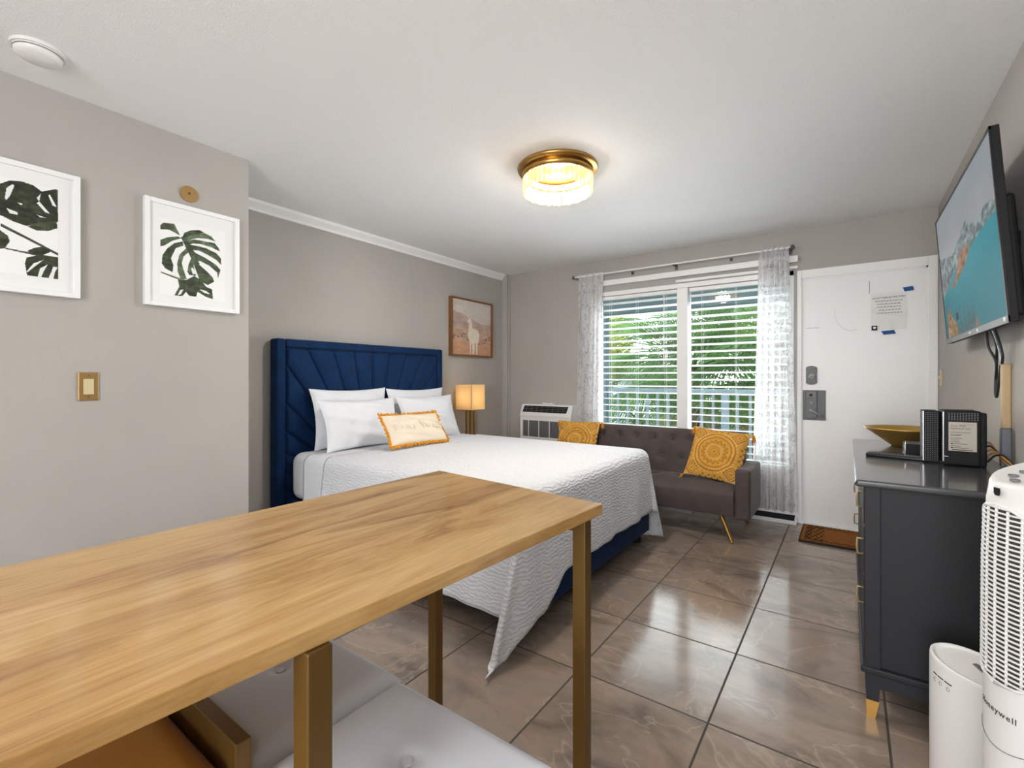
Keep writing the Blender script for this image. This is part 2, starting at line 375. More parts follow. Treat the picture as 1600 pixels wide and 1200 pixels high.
def curtain_mat(name, see):
    m = mat(name, L(236, 236, 238), .9, spec=.1); t, N, K, p = nodes(m)
    tcx = N.new('ShaderNodeTexCoord')
    mp = N.new('ShaderNodeMapping'); mp.inputs['Scale'].default_value = (1, 1, .55); K.new(tcx.outputs['Object'], mp.inputs['Vector'])
    n = N.new('ShaderNodeTexNoise'); n.inputs['Scale'].default_value = 11; n.inputs['Detail'].default_value = 5; n.inputs['Distortion'].default_value = 1.8; K.new(mp.outputs[0], n.inputs['Vector'])
    r = N.new('ShaderNodeValToRGB'); e = r.color_ramp.elements; e[0].position = .455; e[0].color = L(240, 239, 240); e[1].position = .54; e[1].color = L(240, 239, 240); x = e.new(.5); x.color = L(182, 180, 182); x = e.new(.485); x.color = L(230, 229, 230)
    K.new(n.outputs['Fac'], r.inputs[0]); K.new(r.outputs[0], p.inputs['Base Color'])
    out = N['Material Output']; tl = N.new('ShaderNodeBsdfTranslucent'); K.new(r.outputs[0], tl.inputs['Color'])
    m1 = N.new('ShaderNodeMixShader'); m1.inputs[0].default_value = .42; K.new(p.outputs[0], m1.inputs[1]); K.new(tl.outputs[0], m1.inputs[2])
    tr = N.new('ShaderNodeBsdfTransparent'); m2 = N.new('ShaderNodeMixShader'); m2.inputs[0].default_value = see; K.new(m1.outputs[0], m2.inputs[1]); K.new(tr.outputs[0], m2.inputs[2])
    K.new(m2.outputs[0], out.inputs['Surface'])
    return m
M['curtain'] = curtain_mat('marbled sheer curtain', .27)

def shade_mat():
    m = mat('lit linen lamp shade', L(250, 226, 180), .8, emit=L(255, 206, 128), estr=.75); t, N, K, p = nodes(m)
    # the bulb inside glows through the linen
    tl = N.new('ShaderNodeBsdfTranslucent'); tl.inputs['Color'].default_value = L(255, 238, 206); mx = N.new('ShaderNodeMixShader'); mx.inputs[0].default_value = .6
    p.inputs['Emission Strength'].default_value = .0
    K.new(p.outputs[0], mx.inputs[1]); K.new(tl.outputs[0], mx.inputs[2]); K.new(mx.outputs[0], N['Material Output'].inputs['Surface'])
    return m
M['shade'] = shade_mat()
M['crystal'] = mat('lit crystal glass', L(236, 214, 166), .1, trans=.8, emit=L(255, 236, 190), estr=.10)
M['led'] = mat('warm light strip', L(255, 240, 205), .5, emit=L(255, 232, 180), estr=9)
M['print'] = printed('art print', .7)
M['cushion'] = printed('mustard printed cotton', .85, spec=.1, bump=(220, .3, .002))
M['screen'] = printed('screen picture', .4, estr=.58, spec=.04)
M['mat_print'] = printed('coir mat print', .95, spec=.05, bump=(400, .6, .004))
MON_A = {'lobes': [[(0.327, 1.984), (0.355, 2.007), (0.388, 2.015), (0.423, 2.01), (0.448, 1.992), (0.497, 2.02), (0.499, 1.88), (0.484, 1.861), (0.438, 1.856), (0.403, 1.834), (0.364, 1.843), (0.336, 1.856), (0.3, 1.865), (0.282, 1.913), (0.3, 1.958)], [(0.405, 1.833), (0.438, 1.859), (0.494, 1.878), (0.497, 1.85), (0.468, 1.83), (0.433, 1.823)], [(0.329, 1.827), (0.413, 1.786), (0.499, 1.742), (0.499, 1.731), (0.413, 1.775), (0.329, 1.814)], [(0.341, 1.731), (0.423, 1.726), (0.499, 1.724), (0.499, 1.718), (0.423, 1.718), (0.341, 1.726)], [(0.3, 1.805), (0.327, 1.799), (0.35, 1.781), (0.355, 1.759), (0.341, 1.728), (0.3, 1.712)], [(0.403, 1.704), (0.443, 1.723), (0.499, 1.721), (0.499, 1.625), (0.473, 1.626), (0.44, 1.623), (0.405, 1.624), (0.398, 1.678)], [(0.405, 1.732), (0.423, 1.747), (0.448, 1.759), (0.478, 1.745), (0.453, 1.725), (0.413, 1.72)]], 'slots': [[(0.341, 1.931), (0.346, 1.974), (0.362, 1.994), (0.368, 1.991), (0.355, 1.943), (0.346, 1.926)], [(0.346, 1.892), (0.376, 1.884), (0.378, 1.874), (0.355, 1.874)], [(0.433, 1.939), (0.44, 1.948), (0.473, 1.905), (0.458, 1.908)], [(0.468, 1.982), (0.473, 1.987), (0.494, 1.94), (0.481, 1.943)], [(0.433, 1.89), (0.463, 1.884), (0.443, 1.882)], [(0.376, 1.925), (0.391, 1.923), (0.388, 1.915)], [(0.433, 1.96), (0.445, 1.982), (0.44, 1.948)], [(0.405, 1.649), (0.423, 1.683), (0.453, 1.704), (0.423, 1.666), (0.405, 1.642)], [(0.435, 1.626), (0.443, 1.666), (0.466, 1.687), (0.453, 1.654), (0.445, 1.624)], [(0.468, 1.628), (0.478, 1.659), (0.483, 1.681), (0.497, 1.68), (0.489, 1.661), (0.483, 1.627)]]}
MON_B = {'lobes': [[(0.964, 1.929), (0.971, 1.95), (1.002, 1.971), (1.04, 1.982), (1.064, 1.974), (1.032, 1.957), (1.002, 1.943), (0.979, 1.924)], [(0.975, 1.924), (1.002, 1.946), (1.064, 1.972), (1.098, 1.962), (1.117, 1.94), (1.08, 1.945), (1.032, 1.938), (1.009, 1.927), (0.983, 1.908)], [(0.983, 1.912), (1.017, 1.927), (1.072, 1.929), (1.113, 1.93), (1.133, 1.908), (1.139, 1.891), (1.096, 1.904), (1.048, 1.91), (1.009, 1.904), (0.994, 1.893)], [(0.994, 1.895), (1.025, 1.896), (1.072, 1.894), (1.121, 1.878), (1.144, 1.855), (1.146, 1.819), (1.121, 1.841), (1.08, 1.86), (1.04, 1.873), (1.005, 1.87)], [(1.005, 1.87), (1.025, 1.857), (1.072, 1.84), (1.121, 1.814), (1.142, 1.791), (1.129, 1.743), (1.125, 1.774), (1.088, 1.803), (1.048, 1.818), (1.017, 1.82)], [(1.017, 1.824), (1.032, 1.806), (1.072, 1.774), (1.104, 1.744), (1.111, 1.722), (1.08, 1.699), (1.048, 1.712), (1.029, 1.761)], [(0.964, 1.904), (0.927, 1.886), (0.898, 1.854), (0.877, 1.816), (0.874, 1.774), (0.888, 1.752), (0.92, 1.737), (0.924, 1.775), (0.913, 1.807), (0.934, 1.863), (0.968, 1.883)], [(0.971, 1.884), (0.979, 1.873), (0.949, 1.832), (0.94, 1.787), (0.942, 1.745), (0.956, 1.709), (0.983, 1.714), (0.971, 1.75), (0.96, 1.791), (0.968, 1.827), (0.99, 1.854)], [(0.99, 1.854), (1.002, 1.826), (0.99, 1.789), (0.985, 1.753), (0.994, 1.737), (1.025, 1.738), (1.013, 1.793), (1.021, 1.803)], [(0.868, 1.962), (0.881, 1.978), (0.927, 1.984), (0.953, 1.931), (0.934, 1.939), (0.905, 1.949), (0.868, 1.941)], [(0.868, 1.889), (0.898, 1.909), (0.942, 1.924), (0.96, 1.92), (0.92, 1.897), (0.884, 1.864), (0.868, 1.857)], [(0.956, 1.923), (0.968, 1.932), (1.009, 1.88), (1.04, 1.807), (1.06, 1.714), (1.044, 1.711), (1.009, 1.81), (0.979, 1.873)], [(0.942, 1.711), (0.979, 1.709), (1.017, 1.737), (1.048, 1.72), (1.072, 1.689), (1.1, 1.68), (1.106, 1.627), (1.072, 1.635), (1.032, 1.656), (1.025, 1.629), (0.994, 1.629), (0.979, 1.648), (0.964, 1.624), (0.927, 1.622), (0.949, 1.669)], [(0.87, 1.733), (0.934, 1.718), (0.968, 1.711), (0.968, 1.702), (0.931, 1.709), (0.87, 1.727)]], 'slots': [[(1.04, 1.671), (1.072, 1.667), (1.092, 1.652), (1.064, 1.654)], [(0.953, 1.653), (0.968, 1.659), (0.956, 1.632), (0.942, 1.625)], [(1.002, 1.773), (1.009, 1.779), (1.029, 1.75), (1.009, 1.744)]]}
LLAMA = [[(3.858, 1.835), (3.869, 1.852), (3.896, 1.859), (3.919, 1.849), (3.928, 1.82), (3.936, 1.755), (3.987, 1.75), (4.033, 1.741), (4.058, 1.698), (4.05, 1.615), (4.033, 1.592), (4.021, 1.479), (4.004, 1.464), (3.998, 1.59), (3.975, 1.588), (3.981, 1.529), (3.97, 1.477), (3.941, 1.472), (3.936, 1.578), (3.919, 1.599), (3.913, 1.475), (3.901, 1.47), (3.896, 1.605), (3.874, 1.633), (3.863, 1.69), (3.88, 1.75), (3.883, 1.808), (3.861, 1.814)], [(3.852, 1.855), (3.861, 1.883), (3.87, 1.857)], [(3.891, 1.86), (3.905, 1.89), (3.908, 1.856)]]
# ================================================================== the setting
XL, XH, XR, YW, ZC = -2.79, -3.40, .525, 4.57, 2.45
YB = -2.4
struct('floor', MB().box(XH-.1, XR+.1, YB, YW+.12, -.08, 0), M['tile'], origin=None)
bpy.data.objects['floor'].location = (0, 0, 0)
for _v in bpy.data.objects['floor'].data.vertices: _v.co += Vector(((XH+XR)/2, (YB+YW+.12)/2, -.08))
struct('ceiling', MB().box(XH-.12, XR+.12, YB-.1, YW+.12, ZC, ZC+.1), M['ceiling'])
struct('wall_left', MB().box(XH-.12, XL, YB, 1.297, 0, ZC), M['wall'])
struct('wall_headboard', MB().box(XH-.12, XH, 1.297, YW, 0, ZC), M['wall'])
struct('wall_right', MB().box(XR, XR+.12, YB, YW, 0, ZC), M['wall'])
struct('wall_behind', MB().box(XH-.12, XR+.12, YB-.12, YB, 0, ZC), M['wall'])
WX0, WX1, WZ0, WZ1 = -2.20, -.375, .42, 2.11
DX0, DX1, DZ1 = -.32, .47, 2.03
w = MB()
w.box(XH, WX0, YW, YW+.12, 0, ZC); w.box(WX0, WX1, YW, YW+.12, 0, WZ0); w.box(WX0, WX1, YW, YW+.12, WZ1, ZC)
w.box(WX1, DX0-.03, YW, YW+.12, 0, ZC); w.box(DX0-.03, DX1+.03, YW, YW+.12, DZ1+.035, ZC); w.box(DX1+.03, XR+.12, YW, YW+.12, 0, ZC)
struct('wall_window', w, M['wall'])
struct('trim_1', MB().prism([(XH, 1.30, ZC), (XH+.055, 1.30, ZC), (XH+.05, 1.30, ZC-.02), (XH+.014, 1.30, ZC-.05), (XH+.014, 1.30, ZC-.07), (XH, 1.30, ZC-.07)], (0, 3.215, 0)), M['white'])
struct('trim_2', MB().box(XH, XH+.075, 4.515, YW, 0, ZC).box(XH+.075, XH+.09, 4.545, YW, 0, ZC), M['wall'], bevel=.004)
struct('baseboard_headboard', MB().box(XH, XH+.012, 1.30, 4.515, 0, .09), M['white'], bevel=.003)
# white painted panel under the window behind the sofa, and the low dark sill step
struct('trim_3', MB().box(WX0-.02, DX0-.03, YW-.012, YW, .045, WZ0), M['white'])
v = thing('floor_vent', 'low black vent strip with white edging at the floor by the door frame', 'vent', (-1.2, 4.5, 0))
v['kind'] = 'structure'
build('vent_frame', MB().box(-1.75, -.352, 4.475, 4.49, 0, .03).box(-1.75, -.352, 4.49, YW-.014, 0, .012).box(-.366, -.352, 4.49, 4.556, .012, .05), M['white'], v, bevel=.002)
build('vent_grille', MB().prism([(-1.75, 4.491, .014), (-1.75, 4.556, .014), (-1.75, 4.556, .06), (-1.75, 4.491, .026)], (1.383, 0, 0)), M['dark_plastic'], v)

# ---- window
wn = thing('window_1', 'wide white framed two pane window with blinds, beside the door', 'window', ((WX0+WX1)/2, YW+.06, WZ0)); wn['kind'] = 'structure'
fr = MB(); y0, y1 = YW-.005, YW+.11
fr.box(WX0, WX0+.045, y0, y1, WZ0, WZ1).box(WX1-.045, WX1, y0, y1, WZ0, WZ1).box(WX0, WX1, y0, y1, WZ1-.045, WZ1).box(WX0, WX1, y0-.02, y1, WZ0, WZ0+.035)
build('window_frame', fr, M['white'], wn, bevel=.004)
build('window_mullion', MB().box(-1.338, -1.238, YW-.014, y1, WZ0+.035, WZ1-.045), M['white'], wn, bevel=.004)
build('window_pane', MB().box(WX0+.045, -1.338, YW+.085, YW+.091, WZ0+.035, WZ1-.045), M['glass'], wn)
build('window_pane', MB().box(-1.238, WX1-.045, YW+.085, YW+.091, WZ0+.035, WZ1-.045), M['glass'], wn)

def blind(x0, x1, label, z_top):
    t = thing('window_blind', label, 'blind', ((x0+x1)/2, YW+.03, WZ0+.04), 'venetian blinds in the window')
    build('headrail', MB().box(x0, x1, YW+.008, YW+.058, z_top-.035, z_top), M['white'], t, bevel=.003)
    s = MB(); z = z_top-.075; c, sn = math.cos(math.radians(12)), math.sin(math.radians(-12))
    while z > WZ0+.09:
        yc = YW+.036
        p = []
        for k in range(5):
            a = (k/4-.5)*.05; bow = .0025*(1-(2*k/4-1)**2)
            p.append((yc+a*c, z+a*sn+bow))
        for k in range(4):
            (ya, za), (yb, zb) = p[k], p[k+1]
            s.prism([(x0, ya, za-.0026), (x0, yb, zb-.0026), (x0, yb, zb+.0026), (x0, ya, za+.0026)], (x1-x0, 0, 0))
        z -= .066
    build('slats', s, M['slat'], t)
    build('bottom_rail', MB().box(x0, x1, YW+.015, YW+.058, WZ0+.045, WZ0+.062), M['white'], t, bevel=.003)
    n = 3
    for k in range(n):
        x = x0+(x1-x0)*(.14+.72*k/(n-1))
        build('ladder_cord', MB().cyl((x, YW+.009, WZ0+.06), (x, YW+.009, z_top-.03), .0012, n=6).cyl((x, YW+.064, WZ0+.06), (x, YW+.064, z_top-.03), .0012, n=6), M['white'], t)
    build('tilt_wand', MB().cyl((x1-.12, YW-.008, z_top-.75), (x1-.12, YW-.002, z_top-.02), .004, n=8), M['white_plastic'], t)
    return t
blind(WX0+.05, -1.345, 'white slatted blind over the left window pane, with the seaside yellow tree behind', WZ1-.05)
tag(bpy.data.objects['window_blind'], 'white slatted blind covering the left pane of the window', 'blind')
blind(-1.231, WX1-.05, 'white slatted blind covering the right pane, partly behind the right curtain', WZ1-.05)
# two white rails over the window
o = build('valance_board', MB().box(-2.17, -.345, YW-.04, YW, 2.172, 2.225), M['white'], bevel=.003); tag(o, 'long white board fixed on the wall under the curtain rod', 'valance')
o = build('blind_headrail', MB().box(-1.345, -.345, YW-.03, YW, 2.118, 2.142), M['white'], bevel=.003); tag(o, 'thin short white rail below the long white board above the window', 'rail')

# ---- door
d = thing('door_1', 'plain white entrance door with pewter lock plate and taped notice', 'door', ((DX0+DX1)/2, YW, 0)); d['kind'] = 'structure'
build('door_leaf', MB().box(DX0+.004, DX1-.006, YW+.004, YW+.045, .012, DZ1-.006), M['white_gloss'], d, bevel=.002)
f = MB().box(DX0-.032, DX0, YW-.012, YW+.10, 0, DZ1+.07).box(DX1, XR-.002, YW-.012, YW+.10, 0, DZ1+.07).box(DX0, DX1, YW-.012, YW+.10, DZ1, DZ1+.07)
build('door_frame', f, M['white'], d, bevel=.003)
build('door_stop', MB().box(DX0, DX0+.006, YW-.004, YW+.003, 0, DZ1).box(DX1-.012, DX1, YW-.004, YW+.003, 0, DZ1).box(DX0, DX1, YW-.004, YW+.003, DZ1-.01, DZ1), M['white'], d)
build('threshold', MB().box(DX0, DX1, YW-.03, YW+.06, 0, .011), M['white'], d, bevel=.003)
yd = YW+.004
dp = MB(); pts = []
for k in range(25):
    t = k/24; x = DX0+.03+.075*t; pts.append((x, 0, 1.295-.0+(.012*math.sin(PI*t))))
for k in range(25):
    t = 1-k/24; x = DX0+.03+.075*t; pts.append((x, 0, 1.165-(.012*math.sin(PI*t))))
dp.prism([(x, yd, z) for x, _, z in pts], (0, -.018, 0))
dk = build('deadbolt', dp, M['pewter'], d, bevel=.004); dk['label'] = 'pewter deadbolt escutcheon'
build('thumb_turn', MB().cyl((-.25, yd-.018, 1.222), (-.25, yd-.03, 1.222), .02, n=20).obox((-.25, yd-.036, 1.222), (.052, .012, .012), Matrix.Rotation(math.radians(-28), 3, 'Y')), M['lever'], dk, bevel=.002)
lp = build('lock_plate', MB().box(DX0+.006, -.155, yd-.008, yd, .862, 1.107), M['pewter'], d, bevel=.003); lp['label'] = 'square pewter lock plate'
build('lock_cover', MB().prism([(-.293, yd-.008, .89), (-.28, yd-.008, .877), (-.225, yd-.008, .877), (-.212, yd-.008, .89), (-.212, yd-.008, 1.105), (-.293, yd-.008, 1.105)], (0, -.02, 0)), M['pewter'], lp, bevel=.003)
build('card_slot', MB().box(-.285, -.222, yd-.034, yd-.028, 1.045, 1.095), M['grey_plastic'], lp, bevel=.002)
build('slot_eye', MB().cyl((-.254, yd-.0345, 1.068), (-.254, yd-.036, 1.068), .012, n=20), M['dark_plastic'], lp)
build('lock_button', MB().cyl((-.252, yd-.028, 1.005), (-.252, yd-.034, 1.005), .01, n=20), M['lever'], lp)
build('lever_handle', MB().cyl((-.255, yd-.028, .945), (-.255, yd-.06, .945), .012, n=16).tube([(-.262, yd-.06, .948), (-.235, yd-.064, .936), (-.205, yd-.062, .918), (-.168, yd-.05, .898)], .009, 10), M['lever'], lp)
# faint old marks on the door
mk = MB()
for k in range(30):
    a = PI*(1.0+.62*k/30); mk.box(.015+.11*math.cos(a)-.0015, .015+.11*math.cos(a)+.0015, yd-.0004, yd-.0001, 1.74+.16*math.sin(a)*1.0, 1.744+.16*math.sin(a))
mk.box(.125, .129, yd-.0004, yd-.0001, 1.86, 1.96).box(-.29, -.2, yd-.0004, yd-.0001, 1.615, 1.618)
build('scuff_mark', mk, M['ink_grey'], d)
# notice
yn = yd-.002
nt_ = thing('paper_notice', 'creased paper notice with lines of print taped on the white door', 'notice', (.24, yn, 1.58))
nb = MB()
def crease(s, t):
    return (.135+.215*s, yn-.001-.0035*math.exp(-((t-.45+.18*(s-.5))/.03)**2)-.004*(1-t)**4*math.sin(9*s)**2, 1.575+.285*t)
nb.grid(24, 40, crease)
build('paper_sheet', nb, M['paper'], nt_)
B = lambda z: basis((.243, yn-.0052, z), (1, 0, .018), (0, 0, 1))
text('notice_heading', "DON'T TURN AT THE TURN", .0155, B(1.82), M['ink'], nt_, .0002)
for z, n in ((1.795, 7), (1.772, 6), (1.749, 6), (1.726, 5), (1.703, 6)):
    lm = MB(); x = .243-.0115*n
    while x < .243+.0115*n:
        ww = random.uniform(.008, .02); lm.box(x, x+ww, yn-.0056, yn-.0052, z-.003, z+.003); x += ww+.005
    build('print_line', lm, M['ink_grey'], nt_)
def tape(x0, x1, z0, z1, sk, label):
    b = MB().prism([(x0, yn-.007, z1), (x0+sk, yn-.007, z0), (x1+sk*.7, yn-.007, z0+.006), (x1, yn-.007, z1+.006)], (0, .0012, 0))
    tag(build('blue_tape', b, M['tape']), label, 'tape', 'strips of blue tape on the door')
tape(.325, .383, 1.855, 1.885, .012, 'blue tape strip above the right corner of the door notice')
tape(.198, .275, 1.537, 1.565, .015, 'blue tape strip under the bottom edge of the door notice')
q = build('black_sticker', MB().box(.14, .175, yd-.0135, yd-.0125, 1.573, 1.609), M['dark_plastic']); tag(q, 'small black square sticker with pale mark at notice corner', 'sticker')
qs = build('pale_mark', MB().prism([(.149, yd-.0136, 1.598), (.149, yd-.0136, 1.592), (.154, yd-.0136, 1.583), (.161, yd-.0136, 1.583), (.167, yd-.0136, 1.592), (.167, yd-.0136, 1.598), (.158, yd-.0136, 1.601)], (0, -.0006, 0)), M['paper'], q)

# ================================================================== left wall
def picture(name, label, cat, X, ya, yb, za, zb, fw, depth, fmat, mount, group=None, lip=.012):
    t = thing(name, label, cat, (X, (ya+yb)/2, za), group)
    fb = MB()
    fb.box(X, X+depth, ya, ya+fw, za, zb).box(X, X+depth, yb-fw, yb, za, zb).box(X, X+depth, ya+fw, yb-fw, za, za+fw).box(X, X+depth, ya+fw, yb-fw, zb-fw, zb)
    build('picture_frame', fb, fmat, t, bevel=.0015)
    build('backing', MB().box(X+.002, X+depth-lip, ya+fw, yb-fw, za+fw, zb-fw), M['paper'], t)
    return t, X+depth-lip
def leaf_print(par, X, y0, y1, z0, z1, art, tone, name='leaf_print'):
    def f(s, t):
        Y = y0+(y1-y0)*s; Z = z0+(z1-z0)*t
        c = np.tile(np.array([236., 236, 236]), (len(s), 1))
        nz = vnoise(s, t, 9, 30, 3); n2 = vnoise(s, t, 26, 8, 5)
        for i, P in enumerate(art['lobes']):
            k = inpoly(Y, Z, P)
            g = np.array(tone)[None]*(.55+.75*nz[:, None]*(.6+.8*n2[:, None]))*(.85+.06*((i*5) % 6))
            c[k] = g[k]
        for P in art['slots']:
            c[inpoly(Y, Z, P)] = (228, 230, 228)
        return np.clip(c, 0, 255)
    return panel(name, (X+.0006, y0, z0), (0, y1-y0, 0), (0, 0, z1-z0), 170, 230, f, M['print'], par)
A_, xa = picture('framed_leaf_print', 'white framed print of dark monstera leaves cut by the left picture edge', 'picture', XL, .132, .569, 1.555, 2.092, .022, .03, M['frame_white'], None, 'framed leaf prints on the left wall')
leaf_print(A_, xa, .21, .4985, 1.63, 2.015, MON_A, (66, 72, 54))
B_, xb = picture('framed_leaf_print', 'white framed print of one green monstera leaf under the brass disc', 'picture', XL, .802, 1.236, 1.562, 2.09, .022, .03, M['frame_white'], None, 'framed leaf prints on the left wall')
leaf_print(B_, xb, .8675, 1.163, 1.622, 2.0, MON_B, (84, 96, 74))
o = thing('wall_disc', 'round brass cover plate on the wall above the leaf picture', 'wall plate', (XL, .998, 2.12))
build('disc', MB().cyl((XL, .998, 2.16), (XL+.008, .998, 2.16), .041, n=40), M['brass'], o, bevel=.002)
build('screw', MB().cyl((XL+.008, .998, 2.163), (XL+.0095, .998, 2.163), .006, n=12), M['bronze'], o)
o = thing('light_switch', 'brass plated light switch with almond rocker on the left wall', 'light switch', (XL, .601, 1.10))
build('switch_plate', MB().box(XL, XL+.007, .565, .637, 1.102, 1.23), M['brass'], o, bevel=.004)
build('rocker', MB().prism([(XL+.007, .583, 1.13), (XL+.012, .583, 1.13), (XL+.009, .583, 1.2), (XL+.007, .583, 1.2)], (0, .036, 0)), M['ivory'], o, bevel=.001)
for z in (1.118, 1.214): build('screw', MB().cyl((XL+.007, .601, z), (XL+.0083, .601, z), .003, n=10), M['bronze'], o)
o = thing('smoke_detector', 'round white smoke detector on the ceiling at upper left corner', 'smoke detector', (-2.5, .395, ZC))
build('detector_base', MB().cyl((-2.5, .395, ZC), (-2.5, .395, ZC-.012), .078, n=40), M['white_plastic'], o, bevel=.002)
build('detector_cover', MB().lathe([(.07, -.012), (.068, -.028), (.055, -.038), (.0, -.04)], (-2.5, .395, ZC), 40), M['white_plastic'], o)
build('detector_vents', MB().lathe([(.0705, -.016), (.0705, -.020)], (-2.5, .395, ZC), 40), M['grey_plastic'], o)

# ---- llama picture on the headboard wall
L_, xl = picture('framed_llama_photo', 'brown framed photo of a white llama on a dry plain above the lamp', 'picture', XH, 3.59, 4.278, 1.445, 2.066, .016, .05, M['frame_brown'], None, lip=.022)
def llama(s, t):
    Y = 3.606+(4.262-3.606)*s; Z = 1.461+(2.05-1.461)*t
    n = vnoise(s, t, 6, 14, 8); n2 = vnoise(s, t, 40, 60, 9, 2); hill = .72+.05*np.sin(s*5+1)-.12*s+.04*vnoise(s, t*0, 7, 1, 4)
    c = np.zeros((len(s), 3))
    sky = np.array([206., 196, 188]); far = np.array([182., 160, 150]); mid = np.array([188, 158, 140.]); near = np.array([196, 152, 122.])
    c[:] = sky+(n[:, None]-.5)*22
    k = t < hill; c[k] = far+(n[k, None]-.5)*40
    k = t < .52; c[k] = mid+(n[k, None]-.5)*30+(n2[k, None]-.5)*36
    k = t < .25; c[k] = near+(n[k, None]-.5)*26+(n2[k, None]-.5)*24
    k = (np.abs(t-.3-.05*np.sin(s*7)) < .05) & (n2 > .62); c[k] = (120, 92, 74)
    for P in LLAMA:
        k = inpoly(Y, Z, P); c[k] = np.array([226., 212, 196])+(n2[k, None]-.5)*24
    return np.clip(c, 0, 255)
panel('llama_photo', (xl+.0006, 3.606, 1.461), (0, .656, 0), (0, 0, .589), 170, 160, llama, M['print'], L_)

# ================================================================== ceiling lamp
cx, cy = -1.405, 2.415
o = thing('crystal_ceiling_lamp', 'round gold flush ceiling lamp with a lit ring of crystal prisms', 'ceiling lamp', (cx, cy, ZC))
build('ceiling_plate', MB().lathe([(0, 0), (.235, 0), (.238, -.006), (.232, -.02), (.0, -.02)], (cx, cy, ZC), 64), M['gold'], o)
build('lamp_ring', MB().lathe([(.19, -.02), (.211, -.02), (.211, -.062), (.19, -.062)], (cx, cy, ZC), 64, close=True), M['gold'], o)
build('light_strip', MB().lathe([(.176, -.03), (.188, -.03), (.188, -.058), (.176, -.058)], (cx, cy, ZC), 64, close=True), M['led'], o)
def prisms(r, n, z0, z1, wd):
    b = MB()
    for k in range(n):
        a = 2*PI*k/n; R = Matrix.Rotation(a, 3, 'Z'); dz = .003*(k % 2)
        b.obox((cx+r*math.cos(a), cy+r*math.sin(a), ZC+(z0+z1)/2-dz), (.014, wd, z1-z0), R)
    return b
build('crystal_prisms', prisms(.2, 40, -.148, -.062, .025), M['crystal'], o, bevel=.003, seg=1)
light('ceiling_lamp_glow', 'POINT', (cx, cy, ZC-.12), 46, (1, .96, .9), shadow_soft_size=.09)

# ================================================================== bed
b = thing('bed', 'navy velvet upholstered bed with a tall channel tufted headboard', 'bed', (-2.3, 2.58, 0))
HY0, HY1, HZ = 1.715, 3.385, 1.49
ray0 = (2.545, .30)
def hb(s, t):
    y = HY0+.07+(HY1-HY0-.14)*s; z = .12+(HZ-.06-.12)*t
    a = math.atan2(y-ray0[0], max(z-ray0[1], .001)); st = math.radians(9.2); q = a/st
    fr_ = abs(q-round(q)); rr = math.hypot(y-ray0[0], z-ray0[1]); dist = fr_*st*rr
    puff = .022*min(1, dist/.05)**.45+.012*min(1, dist/.008)
    e = min(s*(HY1-HY0-.14), (1-s)*(HY1-HY0-.14), (1-t)*(HZ-.18))
    puff *= min(1, e/.02)
    return (XH+.088+puff, y, z)
build('headboard_panel', MB().grid(380, 170, hb), M['velvet_blue'], b)
hf = MB()
hf.box(XH+.02, XH+.12, HY0, HY0+.07, .02, HZ).box(XH+.02, XH+.12, HY1-.07, HY1, .02, HZ).box(XH+.02, XH+.12, HY0+.07, HY1-.07, HZ-.062, HZ)
build('headboard_frame', hf, M['velvet_blue'], b, bevel=.018, seg=4)
build('headboard_back', MB().box(XH+.018, XH+.084, HY0+.03, HY1-.03, .06, HZ-.03), M['velvet_blue'], b)
for y0, y1 in ((1.79, 1.84), (3.345, 3.395)): build('side_rail', MB().box(XH+.121, -1.245, y0, y1, .085, .33), M['velvet_blue'], b, bevel=.012, seg=3)
build('foot_rail', MB().box(-1.244, -1.195, 1.79, 3.395, .085, .33), M['velvet_blue'], b, bevel=.012, seg=3)
build('slat_base', MB().box(XH+.125, -1.246, 1.842, 3.343, .24, .27), M['dark_plastic'], b)
for x, y in ((-1.27, 1.85), (-1.27, 3.34), (-3.1, 1.85), (-3.1, 3.34), (-2.2, 2.58)): build('leg', MB().cyl((x, y, 0), (x, y, .24), .028, n=16), M['dark_plastic'], b)
mt = thing('mattress', 'thick mattress in a white fitted sheet on the navy bed', 'mattress', (-2.2, 2.59, .332))
build('mattress_core', MB().box(-3.27, -1.21, 1.80, 3.39, .334, .672), M['linen'], mt, bevel=.075, seg=5)
ft = -1.185; TOP = .684; NEAR = 1.775; FAR = 3.405
